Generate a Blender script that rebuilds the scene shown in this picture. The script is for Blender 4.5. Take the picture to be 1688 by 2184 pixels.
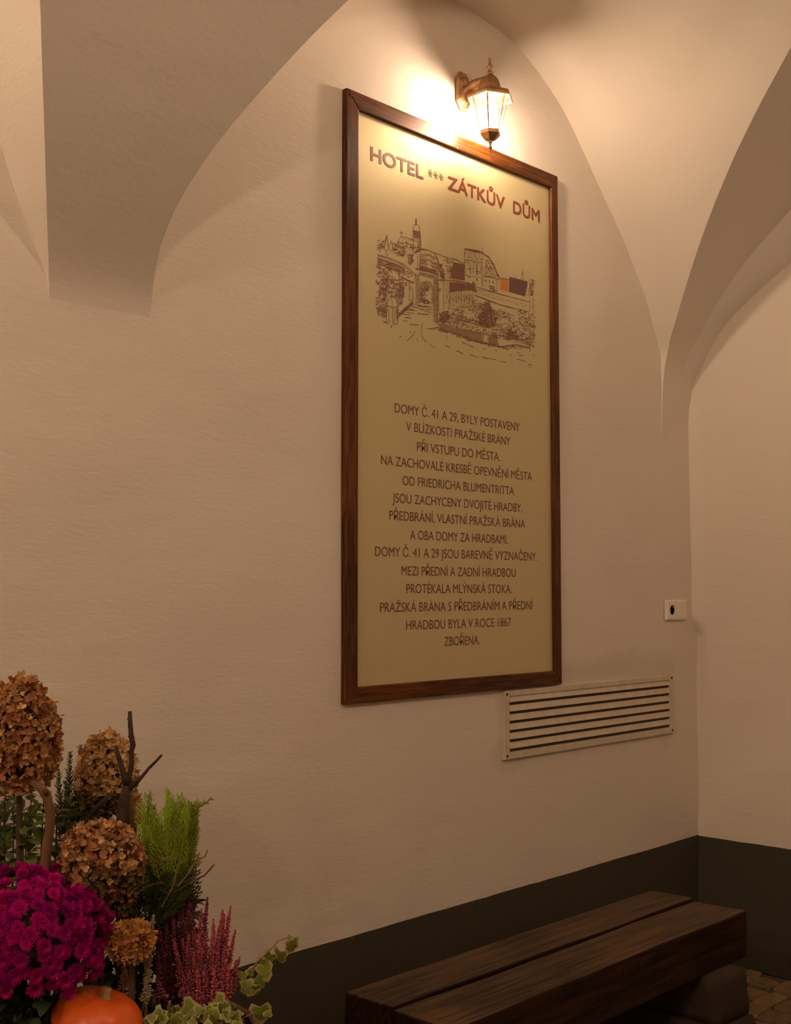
import bpy, bmesh, math, random
from mathutils import Vector, Matrix, noise

for _o in list(bpy.data.objects):
    bpy.data.objects.remove(_o, do_unlink=True)
COL = bpy.context.scene.collection
SC = bpy.context.scene
PI = math.pi

# ------------------------------------------------------------------ camera
PW, PH, FPX = 1688.0, 2184.0, 2600.0
CAM = Vector((0.0, -2.575, 1.5))
PITCH, YAW = math.atan(168.0 / 2600.0), math.radians(43.2)
FWD = Vector((math.cos(YAW) * math.cos(PITCH), math.sin(YAW) * math.cos(PITCH), math.sin(PITCH)))
RIGHT = Vector((math.sin(YAW), -math.cos(YAW), 0.0))
UPV = RIGHT.cross(FWD)
cam_data = bpy.data.cameras.new('camera')
cam_data.sensor_fit = 'VERTICAL'
cam_data.sensor_height = 36.0
cam_data.lens = 36.0 * FPX / PH
cam_data.clip_start = 0.05
cam = bpy.data.objects.new('camera', cam_data)
cam.matrix_world = Matrix.Translation(CAM) @ Matrix((RIGHT, UPV, -FWD)).transposed().to_4x4()
COL.objects.link(cam)
SC.camera = cam

# ------------------------------------------------------------------ world and exposure
world = bpy.data.worlds.new('night')
SC.world = world
world.use_nodes = True
world.node_tree.nodes['Background'].inputs[0].default_value = (0.02, 0.015, 0.01, 1)
world.node_tree.nodes['Background'].inputs[1].default_value = 0.2
SC.view_settings.view_transform = 'Standard'
SC.view_settings.look = 'None'
SC.view_settings.exposure = 0.08
SC.view_settings.gamma = 1.0
SC.view_settings.use_curve_mapping = False
SC.cycles.use_denoising = True
SC.cycles.max_bounces = 9
SC.cycles.diffuse_bounces = 5
SC.cycles.transparent_max_bounces = 10
SC.cycles.adaptive_threshold = 0.02
SC.cycles.sample_clamp_indirect = 4.0
LAMP_W = (1.0, 0.725, 0.52)
LAMP_E = 510.0        # radiance of the bulb over the sign
BAY_E = 780.0         # lantern of the neighbouring bay
FAR_E = 1150.0        # fill lanterns added out of view behind the viewer
LEFT_E = 2100.0       # fill lanterns added out of view further down the passage


def P(px, py, depth):
    """point seen at a pixel of the 1688x2184 frame, at a given distance along the view axis"""
    d = FWD * FPX + RIGHT * (px - PW / 2) + UPV * (PH / 2 - py)
    return CAM + d * (depth / FPX)


def PY(px, py, y):
    d = FWD * FPX + RIGHT * (px - PW / 2) + UPV * (PH / 2 - py)
    return CAM + d * ((y - CAM.y) / d.y)


# ------------------------------------------------------------------ materials
def new_mat(name):
    m = bpy.data.materials.new(name)
    m.use_nodes = True
    return m, m.node_tree, m.node_tree.nodes['Principled BSDF']


def simple(name, col, rough=0.6, metal=0.0, var=0.0, bump=0.0, scale=40.0, spec=0.5, rnd=0.0, trans=0.0, stretch=None):
    m, t, b = new_mat(name)
    b.inputs['Roughness'].default_value = rough
    b.inputs['Metallic'].default_value = metal
    b.inputs['Specular IOR Level'].default_value = spec
    b.inputs['Base Color'].default_value = (*col, 1)
    tc = t.nodes.new('ShaderNodeTexCoord')
    vec = tc.outputs['Object']
    if stretch:
        mp = t.nodes.new('ShaderNodeMapping')
        mp.inputs['Scale'].default_value = stretch
        t.links.new(vec, mp.inputs['Vector'])
        vec = mp.outputs['Vector']
    no = t.nodes.new('ShaderNodeTexNoise')
    no.inputs['Scale'].default_value = scale
    no.inputs['Detail'].default_value = 6
    t.links.new(vec, no.inputs['Vector'])
    if var > 0 or rnd > 0:
        hsv = t.nodes.new('ShaderNodeHueSaturation')
        hsv.inputs['Color'].default_value = (*col, 1)
        mr = t.nodes.new('ShaderNodeMapRange')
        mr.inputs['To Min'].default_value = 1 - var
        mr.inputs['To Max'].default_value = 1 + var
        mr.inputs['From Min'].default_value = 0.3
        mr.inputs['From Max'].default_value = 0.7
        t.links.new(no.outputs['Fac'], mr.inputs['Value'])
        out = mr.outputs['Result']
        if rnd > 0:
            oi = t.nodes.new('ShaderNodeObjectInfo')
            m2 = t.nodes.new('ShaderNodeMapRange')
            m2.inputs['To Min'].default_value = 1 - rnd
            m2.inputs['To Max'].default_value = 1 + rnd
            t.links.new(oi.outputs['Random'], m2.inputs['Value'])
            mm = t.nodes.new('ShaderNodeMath')
            mm.operation = 'MULTIPLY'
            t.links.new(out, mm.inputs[0])
            t.links.new(m2.outputs['Result'], mm.inputs[1])
            out = mm.outputs[0]
            m3 = t.nodes.new('ShaderNodeMapRange')
            m3.inputs['To Min'].default_value = 0.5 - rnd * 0.04
            m3.inputs['To Max'].default_value = 0.5 + rnd * 0.06
            t.links.new(oi.outputs['Random'], m3.inputs['Value'])
            t.links.new(m3.outputs['Result'], hsv.inputs['Hue'])
        t.links.new(out, hsv.inputs['Value'])
        t.links.new(hsv.outputs['Color'], b.inputs['Base Color'])
    if bump > 0:
        bp = t.nodes.new('ShaderNodeBump')
        bp.inputs['Strength'].default_value = 1.0
        bp.inputs['Distance'].default_value = bump
        t.links.new(no.outputs['Fac'], bp.inputs['Height'])
        t.links.new(bp.outputs['Normal'], b.inputs['Normal'])
    if trans > 0:
        tr = t.nodes.new('ShaderNodeBsdfTranslucent')
        tr.inputs['Color'].default_value = (*col, 1)
        mx = t.nodes.new('ShaderNodeMixShader')
        mx.inputs[0].default_value = trans
        o = t.nodes['Material Output']
        t.links.new(b.outputs[0], mx.inputs[1])
        t.links.new(tr.outputs[0], mx.inputs[2])
        t.links.new(mx.outputs[0], o.inputs['Surface'])
    return m


def plaster_mat(name, c1, c2, patch=False):
    m, t, b = new_mat(name)
    b.inputs['Roughness'].default_value = 0.85
    b.inputs['Specular IOR Level'].default_value = 0.25
    tc = t.nodes.new('ShaderNodeTexCoord')
    n1 = t.nodes.new('ShaderNodeTexNoise')
    n1.inputs['Scale'].default_value = 2.2
    n1.inputs['Detail'].default_value = 4
    t.links.new(tc.outputs['Object'], n1.inputs['Vector'])
    rp = t.nodes.new('ShaderNodeValToRGB')
    rp.color_ramp.elements[0].position = 0.35
    rp.color_ramp.elements[0].color = (*c1, 1)
    rp.color_ramp.elements[1].position = 0.65
    rp.color_ramp.elements[1].color = (*c2, 1)
    t.links.new(n1.outputs['Fac'], rp.inputs['Fac'])
    colout = rp.outputs['Color']
    if patch:      # greyer touched-up paint around the grille, with wandering edges
        sp = t.nodes.new('ShaderNodeSeparateXYZ')
        nz = t.nodes.new('ShaderNodeTexNoise')
        nz.inputs['Scale'].default_value = 9
        t.links.new(tc.outputs['Object'], nz.inputs['Vector'])
        mxv = t.nodes.new('ShaderNodeMix')
        mxv.data_type = 'RGBA'
        mxv.blend_type = 'LINEAR_LIGHT'
        mxv.inputs['Factor'].default_value = 0.05
        t.links.new(tc.outputs['Object'], mxv.inputs[6])
        t.links.new(nz.outputs['Color'], mxv.inputs[7])
        t.links.new(mxv.outputs[2], sp.inputs[0])
        def band(sock, lo, hi, soft):
            a = t.nodes.new('ShaderNodeMapRange')
            a.inputs['From Min'].default_value = lo - soft
            a.inputs['From Max'].default_value = lo + soft
            t.links.new(sock, a.inputs['Value'])
            c = t.nodes.new('ShaderNodeMapRange')
            c.inputs['From Min'].default_value = hi + soft
            c.inputs['From Max'].default_value = hi - soft
            t.links.new(sock, c.inputs['Value'])
            q = t.nodes.new('ShaderNodeMath')
            q.operation = 'MULTIPLY'
            t.links.new(a.outputs[0], q.inputs[0])
            t.links.new(c.outputs[0], q.inputs[1])
            return q.outputs[0]
        q = t.nodes.new('ShaderNodeMath')
        q.operation = 'MULTIPLY'
        t.links.new(band(sp.outputs['X'], 3.25, 4.40, 0.03), q.inputs[0])
        t.links.new(band(sp.outputs['Z'], 0.915, 1.245, 0.03), q.inputs[1])
        q2 = t.nodes.new('ShaderNodeMath')
        q2.operation = 'MULTIPLY'
        q2.inputs[1].default_value = 0.5
        t.links.new(q.outputs[0], q2.inputs[0])
        mc = t.nodes.new('ShaderNodeMix')
        mc.data_type = 'RGBA'
        mc.inputs[7].default_value = (c1[0] * 0.74, c1[1] * 0.76, c1[2] * 0.72, 1)
        t.links.new(q2.outputs[0], mc.inputs['Factor'])
        t.links.new(colout, mc.inputs[6])
        colout = mc.outputs[2]
    t.links.new(colout, b.inputs['Base Color'])
    # brushed lime-wash relief: fine grain, slightly drawn out horizontally
    mp = t.nodes.new('ShaderNodeMapping')
    mp.inputs['Scale'].default_value = (0.55, 0.55, 1.5)
    t.links.new(tc.outputs['Object'], mp.inputs['Vector'])
    n2 = t.nodes.new('ShaderNodeTexNoise')
    n2.inputs['Scale'].default_value = 75
    n2.inputs['Detail'].default_value = 4
    t.links.new(mp.outputs[0], n2.inputs['Vector'])
    n3 = t.nodes.new('ShaderNodeTexNoise')
    n3.inputs['Scale'].default_value = 9
    n3.inputs['Detail'].default_value = 3
    t.links.new(mp.outputs[0], n3.inputs['Vector'])
    b1 = t.nodes.new('ShaderNodeBump')
    b1.inputs['Distance'].default_value = 0.0009
    t.links.new(n2.outputs['Fac'], b1.inputs['Height'])
    b2 = t.nodes.new('ShaderNodeBump')
    b2.inputs['Distance'].default_value = 0.003
    t.links.new(n3.outputs['Fac'], b2.inputs['Height'])
    t.links.new(b1.outputs[0], b2.inputs['Normal'])
    t.links.new(b2.outputs[0], b.inputs['Normal'])
    return m


def wood_mat(name, dark, light, rough, axis, scale=14.0, bump=0.0012, spec=0.4):
    m, t, b = new_mat(name)
    b.inputs['Specular IOR Level'].default_value = spec
    b.inputs['Roughness'].default_value = rough
    tc = t.nodes.new('ShaderNodeTexCoord')
    mp = t.nodes.new('ShaderNodeMapping')
    s = [8.0, 8.0, 8.0]
    s[axis] = 0.5
    mp.inputs['Scale'].default_value = s
    t.links.new(tc.outputs['Object'], mp.inputs['Vector'])
    no = t.nodes.new('ShaderNodeTexNoise')
    no.inputs['Scale'].default_value = scale
    no.inputs['Detail'].default_value = 8
    no.inputs['Distortion'].default_value = 0.6
    t.links.new(mp.outputs[0], no.inputs['Vector'])
    n2 = t.nodes.new('ShaderNodeTexNoise')
    n2.inputs['Scale'].default_value = 3.0
    n2.inputs['Detail'].default_value = 3
    t.links.new(tc.outputs['Object'], n2.inputs['Vector'])
    ad = t.nodes.new('ShaderNodeMath')
    ad.operation = 'MULTIPLY_ADD'
    ad.inputs[1].default_value = 0.6
    t.links.new(n2.outputs['Fac'], ad.inputs[0])
    t.links.new(no.outputs['Fac'], ad.inputs[2])
    rp = t.nodes.new('ShaderNodeValToRGB')
    rp.color_ramp.elements[0].position = 0.62
    rp.color_ramp.elements[0].color = (*dark, 1)
    rp.color_ramp.elements[1].position = 1.0
    rp.color_ramp.elements[1].color = (*light, 1)
    t.links.new(ad.outputs[0], rp.inputs['Fac'])
    t.links.new(rp.outputs[0], b.inputs['Base Color'])
    bp = t.nodes.new('ShaderNodeBump')
    bp.inputs['Distance'].default_value = bump
    t.links.new(no.outputs['Fac'], bp.inputs['Height'])
    t.links.new(bp.outputs[0], b.inputs['Normal'])
    return m


def glow_mat(name, strength):
    m, t, b = new_mat(name)
    b.inputs['Base Color'].default_value = (0.9, 0.85, 0.75, 1)
    b.inputs['Emission Color'].default_value = (*LAMP_W, 1)
    b.inputs['Emission Strength'].default_value = strength
    return m


def glass_mat():
    m, t, b = new_mat('lantern_glass')
    t.nodes.remove(b)
    tr = t.nodes.new('ShaderNodeBsdfTransparent')
    tr.inputs['Color'].default_value = (0.95, 0.94, 0.92, 1)
    gl = t.nodes.new('ShaderNodeBsdfGlossy')
    gl.inputs['Roughness'].default_value = 0.05
    mx = t.nodes.new('ShaderNodeMixShader')
    mx.inputs[0].default_value = 0.07
    t.links.new(tr.outputs[0], mx.inputs[1])
    t.links.new(gl.outputs[0], mx.inputs[2])
    t.links.new(mx.outputs[0], t.nodes['Material Output'].inputs['Surface'])
    return m


M_WALL = plaster_mat('lime_plaster', (0.78, 0.705, 0.63), (0.79, 0.73, 0.64), patch=True)
M_DIMWALL = plaster_mat('bounce_dimming_plaster', (0.13, 0.095, 0.065), (0.16, 0.12, 0.08))  # unseen walls, darkened to cut the light they bounce back
M_VAULT = plaster_mat('vault_plaster', (0.76, 0.69, 0.615), (0.77, 0.715, 0.625))
M_DADO = simple('dark_dado_paint', (0.055, 0.047, 0.031), 0.75, var=0.12, bump=0.0006, scale=60)
M_STONE = simple('floor_stone', (0.21, 0.135, 0.068), 0.8, var=0.25, bump=0.004, scale=22, rnd=0.22)
M_MORTAR = simple('floor_joint_sand', (0.10, 0.07, 0.045), 0.9, var=0.2, bump=0.002, scale=80)
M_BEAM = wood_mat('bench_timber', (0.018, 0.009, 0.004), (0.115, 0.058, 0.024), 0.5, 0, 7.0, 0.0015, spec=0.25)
M_BEAMSHADE = wood_mat('bench_timber_shaded', (0.010, 0.004, 0.002), (0.045, 0.020, 0.008), 0.6, 0, 7.0, 0.002, spec=0.15)  # shaded copy of the timber, for the beam sides
M_BLOCK = simple('bench_block_stone', (0.040, 0.024, 0.014), 0.85, var=0.3, bump=0.006, scale=14)
M_FRAMEV = wood_mat('frame_wood_upright', (0.046, 0.013, 0.002), (0.17, 0.052, 0.010), 0.42, 2, 16.0, 0.0004, spec=0.22)
M_FRAMEH = wood_mat('frame_wood_level', (0.046, 0.013, 0.002), (0.17, 0.052, 0.010), 0.42, 0, 16.0, 0.0004, spec=0.22)
M_PANEL = simple('sign_panel', (0.65, 0.565, 0.33), 0.62, metal=0.4, var=0.02, scale=8, spec=0.8)
M_INK = simple('brown_print', (0.17, 0.060, 0.042), 0.5, var=0.1, scale=60)
M_SKETCH = simple('sepia_print', (0.24, 0.105, 0.070), 0.5, var=0.15, scale=60)
M_INKLIGHT = simple('light_brown_print', (0.33, 0.20, 0.11), 0.5)
M_TITLE = simple('red_brown_print', (0.22, 0.055, 0.030), 0.5)
M_GOLD = simple('olive_print', (0.20, 0.13, 0.03), 0.5)
M_ORANGE = simple('orange_print', (0.62, 0.22, 0.03), 0.5)
M_PURPLE = simple('violet_print', (0.16, 0.075, 0.085), 0.5, var=0.15, scale=90)
M_BRASS = simple('antique_brass', (0.50, 0.30, 0.15), 0.36, metal=0.85, var=0.3, scale=30, bump=0.0004)
M_GLASS = glass_mat()
M_SOCKET = simple('ivory_plastic', (0.90, 0.84, 0.75), 0.35)
M_HOLE = simple('dark_hole', (0.03, 0.02, 0.015), 0.8)
M_GAP = simple('grille_depth', (0.10, 0.07, 0.045), 0.9)
M_PIN = simple('steel_pin', (0.5, 0.48, 0.45), 0.3, metal=1.0)
M_GRILLE = simple('painted_grille_metal', (0.66, 0.58, 0.45), 0.5, var=0.08, scale=25, bump=0.0006)
M_BARREL = wood_mat('barrel_oak', (0.05, 0.03, 0.018), (0.16, 0.095, 0.055), 0.7, 2, 10.0, 0.0015)
M_HOOP = simple('barrel_iron', (0.06, 0.055, 0.05), 0.55, metal=0.8, var=0.3)
M_SOIL = simple('dark_soil', (0.025, 0.018, 0.012), 0.95, var=0.5, bump=0.01, scale=30)
M_PUMPKIN = simple('pumpkin_skin', (0.85, 0.135, 0.014), 0.33, var=0.10, scale=14, bump=0.0006)
M_PSTEM = simple('pumpkin_stem', (0.42, 0.27, 0.10), 0.7, var=0.25, scale=60, bump=0.001)
M_BROWNPET = simple('dried_floret_brown', (0.42, 0.175, 0.070), 0.7, var=0.25, scale=70, rnd=0.38, trans=0.25)
M_TANPET = simple('dried_floret_tan', (0.66, 0.41, 0.19), 0.7, var=0.25, scale=70, rnd=0.38, trans=0.25)
M_GOLDPET = simple('dried_floret_gold', (0.62, 0.31, 0.075), 0.7, var=0.2, scale=70, rnd=0.3, trans=0.25)
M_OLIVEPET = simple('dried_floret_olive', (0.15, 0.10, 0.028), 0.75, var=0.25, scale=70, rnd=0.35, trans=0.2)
M_CORE = simple('flower_core', (0.06, 0.030, 0.014), 0.9, var=0.3)
M_STEM = simple('dry_stem', (0.075, 0.048, 0.026), 0.8, var=0.3, scale=50, bump=0.001)
M_TWIG = simple('dark_bark', (0.055, 0.030, 0.017), 0.85, var=0.4, scale=60, bump=0.003)
M_TANBARK = simple('peeled_bark', (0.19, 0.095, 0.042), 0.75, var=0.3, scale=30, bump=0.002, stretch=(1, 1, 0.2))
M_OLIVEBARK = simple('mossy_bark', (0.20, 0.15, 0.045), 0.85, var=0.4, scale=50, bump=0.003)
M_MUM = simple('magenta_petal', (0.46, 0.003, 0.215), 0.7, var=0.15, scale=60, rnd=0.28, trans=0.15, spec=0.1)
M_MUMC = simple('magenta_centre', (0.16, 0.004, 0.035), 0.8)
M_DKLEAF = simple('dark_leaf', (0.024, 0.038, 0.012), 0.6, var=0.3, scale=40, rnd=0.4, trans=0.15)
M_BOXLEAF = simple('shrub_leaf', (0.15, 0.20, 0.035), 0.5, var=0.25, scale=40, rnd=0.45, trans=0.3)
M_YELLEAF = simple('yellowed_leaf', (0.42, 0.36, 0.05), 0.6, var=0.2, scale=40, trans=0.3)
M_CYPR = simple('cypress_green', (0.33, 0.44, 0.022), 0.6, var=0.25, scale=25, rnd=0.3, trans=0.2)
M_CYPRSHADE = simple('cypress_shaded_green', (0.075, 0.105, 0.015), 0.65, var=0.3, scale=25, rnd=0.3, trans=0.15)  # darker copy for the lower sprays, shade put into the colour
M_FERN = simple('shade_green', (0.05, 0.075, 0.025), 0.7, var=0.3, scale=30, rnd=0.3)
M_HEATH = simple('heather_pink', (0.50, 0.105, 0.165), 0.7, var=0.3, scale=90, rnd=0.35, trans=0.15)
M_HEATHD = simple('heather_maroon', (0.15, 0.030, 0.040), 0.75, var=0.3, scale=90, rnd=0.3)
M_PALE = simple('pale_bud', (0.36, 0.28, 0.16), 0.8, var=0.3, scale=120, rnd=0.2)
M_IVY = simple('ivy_green', (0.22, 0.26, 0.035), 0.5, var=0.25, scale=60, rnd=0.3, trans=0.2)
M_IVYEDGE = simple('ivy_cream_edge', (0.46, 0.43, 0.17), 0.5, var=0.15, scale=60, trans=0.2)
M_TENDRIL = simple('vine_stem', (0.30, 0.17, 0.08), 0.7, var=0.2)


# ------------------------------------------------------------------ mesh helpers
class MB:
    def __init__(self):
        self.v, self.f, self.m = [], [], []

    def add(self, vs, fs, mi=0):
        n = len(self.v)
        self.v += [Vector(p) for p in vs]
        self.f += [tuple(i + n for i in f) for f in fs]
        self.m += [mi] * len(fs)
        return self

    def box(self, lo, hi, mi=0):
        x0, y0, z0 = lo
        x1, y1, z1 = hi
        vs = [(x0, y0, z0), (x1, y0, z0), (x1, y1, z0), (x0, y1, z0), (x0, y0, z1), (x1, y0, z1), (x1, y1, z1), (x0, y1, z1)]
        return self.add(vs, [(0, 3, 2, 1), (4, 5, 6, 7), (0, 1, 5, 4), (1, 2, 6, 5), (2, 3, 7, 6), (3, 0, 4, 7)], mi)

    def tube(self, pts, rad, sides=6, mi=0, cap=True):
        pts = [Vector(p) for p in pts]
        if not isinstance(rad, (list, tuple)):
            rad = [rad] * len(pts)
        vs, fs = [], []
        up = Vector((0.31, 0.17, 0.93))
        for i, p in enumerate(pts):
            a = pts[max(i - 1, 0)]
            b = pts[min(i + 1, len(pts) - 1)]
            t = (b - a)
            t = t.normalized() if t.length > 1e-9 else Vector((0, 0, 1))
            s = t.cross(up)
            if s.length < 0.1:
                s = t.cross(Vector((1, 0, 0)))
            s.normalize()
            u = s.cross(t)
            for k in range(sides):
                an = 2 * PI * k / sides
                vs.append(p + (s * math.cos(an) + u * math.sin(an)) * rad[i])
        for i in range(len(pts) - 1):
            for k in range(sides):
                k2 = (k + 1) % sides
                fs.append((i * sides + k, i * sides + k2, (i + 1) * sides + k2, (i + 1) * sides + k))
        if cap:
            fs.append(tuple(range(sides - 1, -1, -1)))
            fs.append(tuple((len(pts) - 1) * sides + k for k in range(sides)))
        return self.add(vs, fs, mi)

    def lathe(self, prof, c=(0, 0, 0), sides=24, mi=0, rot=0.0):
        c = Vector(c)
        vs, fs = [], []
        for r, z in prof:
            for k in range(sides):
                an = rot + 2 * PI * k / sides
                vs.append(c + Vector((r * math.cos(an), r * math.sin(an), z)))
        for i in range(len(prof) - 1):
            for k in range(sides):
                k2 = (k + 1) % sides
                fs.append((i * sides + k, i * sides + k2, (i + 1) * sides + k2, (i + 1) * sides + k))
        if prof[0][0] > 1e-6:
            fs.append(tuple(range(sides - 1, -1, -1)))
        if prof[-1][0] > 1e-6:
            fs.append(tuple((len(prof) - 1) * sides + k for k in range(sides)))
        return self.add(vs, fs, mi)

    def grid(self, fn, nu, nv, mi=0, flip=False):
        vs = [fn(i / nu, j / nv) for j in range(nv + 1) for i in range(nu + 1)]
        fs = []
        for j in range(nv):
            for i in range(nu):
                a = j * (nu + 1) + i
                q = (a, a + 1, a + nu + 2, a + nu + 1)
                fs.append(q[::-1] if flip else q)
        return self.add(vs, fs, mi)


def make_mesh(name, mb, mats, smooth=False):
    me = bpy.data.meshes.new(name)
    me.from_pydata([tuple(p) for p in mb.v], [], mb.f)
    mats = mats if isinstance(mats, (list, tuple)) else [mats]
    for m in mats:
        me.materials.append(m)
    if len(mats) > 1:
        me.polygons.foreach_set('material_index', mb.m)
    if smooth:
        me.polygons.foreach_set('use_smooth', [True] * len(me.polygons))
    me.validate()
    me.update()
    return me


def put(o, parent):
    """parent an object whose own matrix is already in world space"""
    COL.objects.link(o)
    if parent is not None:
        o.parent = parent
        o.matrix_parent_inverse = WM[parent.name].inverted()
    WM[o.name] = o.matrix_basis.copy()
    return o


WM = {}


def obj(name, mb, mats, parent=None, smooth=False, bevel=0.0, seg=2):
    """links one mesh object; its vertices are given in world space and moved to the parent's base"""
    me = make_mesh(name, mb, mats, smooth)
    o = bpy.data.objects.new(name, me)
    put(o, parent)
    if bevel > 0:
        md = o.modifiers.new('bevel', 'BEVEL')
        md.width = bevel
        md.segments = seg
        md.limit_method = 'ANGLE'
        md.angle_limit = math.radians(35)
        md.harden_normals = False
    return o


def inst(name, me, mat, parent):
    """another copy of a shared mesh, placed by a world matrix"""
    o = bpy.data.objects.new(name, me)
    o.matrix_basis = mat
    return put(o, parent)


def thing(name, label, cat, loc, group=None):
    o = bpy.data.objects.new(name, None)
    o.empty_display_size = 0.05
    o.matrix_basis = Matrix.Translation(Vector(loc))
    put(o, None)
    o['label'] = label
    o['category'] = cat
    if group:
        o['group'] = group
    return o


def struct(o, label=None, cat=None):
    o['kind'] = 'structure'
    if label:
        o['label'] = label
    if cat:
        o['category'] = cat
    return o


def frame_mat(p, normal, spin=0.0, s=1.0, sz=None):
    """matrix whose z axis looks along a normal"""
    n = Vector(normal).normalized()
    a = Vector((0, 0, 1)) if abs(n.z) < 0.9 else Vector((1, 0, 0))
    x = a.cross(n).normalized()
    y = n.cross(x)
    r = Matrix((x, y, n)).transposed()
    r = r @ Matrix.Rotation(spin, 3, 'Z')
    sc = Matrix.Diagonal((s, s, sz if sz else s))
    return Matrix.Translation(Vector(p)) @ (r @ sc).to_4x4()


def interp(x, xs, ys):
    if x <= xs[0]:
        return ys[0]
    for i in range(len(xs) - 1):
        if x <= xs[i + 1]:
            t = (x - xs[i]) / (xs[i + 1] - xs[i])
            return ys[i] * (1 - t) + ys[i + 1] * t
    return ys[-1]


def smooth_table(xs, ys):
    """monotone-ish cubic through table points"""
    n = len(xs)
    d = [(ys[i + 1] - ys[i]) / (xs[i + 1] - xs[i]) for i in range(n - 1)]
    m = [d[0]] + [0.0 if d[i - 1] * d[i] <= 0 else (2 * d[i - 1] * d[i]) / (d[i - 1] + d[i]) for i in range(1, n - 1)] + [d[-1]]

    def f(x):
        if x <= xs[0]:
            return ys[0] + m[0] * (x - xs[0])
        if x >= xs[-1]:
            return ys[-1]
        i = 0
        while x > xs[i + 1]:
            i += 1
        h = xs[i + 1] - xs[i]
        t = (x - xs[i]) / h
        return ((2 * t ** 3 - 3 * t * t + 1) * ys[i] + (t ** 3 - 2 * t * t + t) * h * m[i]
                + (-2 * t ** 3 + 3 * t * t) * ys[i + 1] + (t ** 3 - t * t) * h * m[i + 1])
    return f


# ------------------------------------------------------------------ the vaulted passage
XR, XL, YFAR = 4.56, -5.0, -5.2


def wall_bump(x, z):
    a = noise.noise(Vector((x * 1.9, 3.7, z * 1.9))) * 0.009 + noise.noise(Vector((x * 5, 9.1, z * 5))) * 0.0030 - 0.003
    # soft swelling where the vault foot dies into the wall
    g_ = math.exp(-((x - 1.68) / 0.45) ** 4 - ((z - 2.16) / 0.26) ** 4)
    a = a * (1 - g_) - 0.004 * g_
    a += 0.006 * math.exp(-((x - 1.68) / 0.34) ** 2 - ((z - 1.84) / 0.13) ** 2)
    # flatten behind the board and the grille
    k = min(1, max(0, (abs(x - 3.05) - 0.62) / 0.2))
    return a * (0.25 + 0.75 * k)


def corner_x(z):
    zs = [0.0, 0.5, 1.2, 1.32, 1.375, 1.72, 2.2, 2.37, 2.6, 4.0]
    xs = [4.547, 4.562, 4.578, 4.580, 4.541, 4.540, 4.538, 4.566, 4.56, 4.56]
    return interp(z, zs, xs)


def corner_gain(y):
    t = min(1.0, max(0.0, -y / 0.06))
    return 1 - t * t * (3 - 2 * t)


wall_zs = [i * 0.05 for i in range(26)] + [1.27, 1.30, 1.325, 1.335, 1.347, 1.36, 1.38] + [1.4 + i * 0.05 for i in range(50)]


def wall_back_pt(u, v):
    z = wall_zs[v]
    x = XL + (4.72 - XL) * u
    return Vector((x, -wall_bump(x, z), z))


mb = MB()
NU = 200
vs = [wall_back_pt(i / NU, j) for j in range(len(wall_zs)) for i in range(NU + 1)]
fs = []
for j in range(len(wall_zs) - 1):
    for i in range(NU):
        a = j * (NU + 1) + i
        fs.append((a, a + 1, a + NU + 2, a + NU + 1))
mb.add(vs, fs)
struct(obj('wall_back', mb, M_WALL, smooth=True))


def right_pt(y, z):
    g = corner_gain(y)
    return Vector((XR + (corner_x(z) - XR) * g + noise.noise(Vector((y * 1.7, 1.3, z * 1.7))) * 0.006 * (1 - g), y, z))


mb = MB()
ys = [0.03, 0.0, -0.008, -0.015, -0.022, -0.03, -0.045, -0.06, -0.08, -0.10, -0.12, -0.15, -0.2, -0.27, -0.34, -0.4] + [-0.45 - i * 0.12 for i in range(1, 41)]
vs = [right_pt(y, z) for z in wall_zs for y in ys]
n = len(ys)
fs = [(j * n + i, j * n + i + 1, (j + 1) * n + i + 1, (j + 1) * n + i) for j in range(len(wall_zs) - 1) for i in range(n - 1)]
mb.add(vs, fs)
struct(obj('wall_right', mb, M_WALL, smooth=True))

mb = MB()
mb.grid(lambda u, v: Vector((XL, YFAR * u, 3.9 * v)), 30, 24)
struct(obj('wall_left', mb, M_DIMWALL, smooth=True))
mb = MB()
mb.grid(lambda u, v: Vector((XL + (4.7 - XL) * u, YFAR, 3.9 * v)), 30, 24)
struct(obj('wall_front', mb, M_DIMWALL, smooth=True))

# dado paint: a thin built-up coat 0.5 m high with a hand-cut top edge
mb = MB()


def dado_top(s):
    return 0.497 + 0.004 * noise.noise(Vector((s * 2.1, 5.0, 0))) + 0.0018 * noise.noise(Vector((s * 14, 2.0, 0)))


mb.grid(lambda u, v: Vector((XL + (4.56 - XL) * u, -wall_bump(XL + (4.56 - XL) * u, v * 0.5) - 0.0025, v * dado_top(XL + (4.56 - XL) * u))), 200, 12)
struct(obj('baseboard_back', mb, M_DADO, smooth=True))
mb = MB()
mb.grid(lambda u, v: right_pt(0.0 - 5.2 * u, v * dado_top(u * 5 + 3)) + Vector((-0.003, 0, 0)), 120, 12)
struct(obj('baseboard_right', mb, M_DADO, smooth=True))

# vault: a barrel along the passage, cut by a lunette over each wall bay
PZ = [2.12, 2.20, 2.28, 2.36, 2.40, 2.443, 2.50, 2.564, 2.64, 2.715, 2.839, 3.019, 3.148, 3.259, 3.38, 3.478]
PYV = [-0.0046, -0.0022, 0.0012, 0.0070, 0.0120, 0.023, 0.050, 0.098, 0.155, 0.216, 0.329, 0.532, 0.704, 0.877, 1.10, 1.32]
barrel_y = smooth_table(PZ, PYV)
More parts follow.
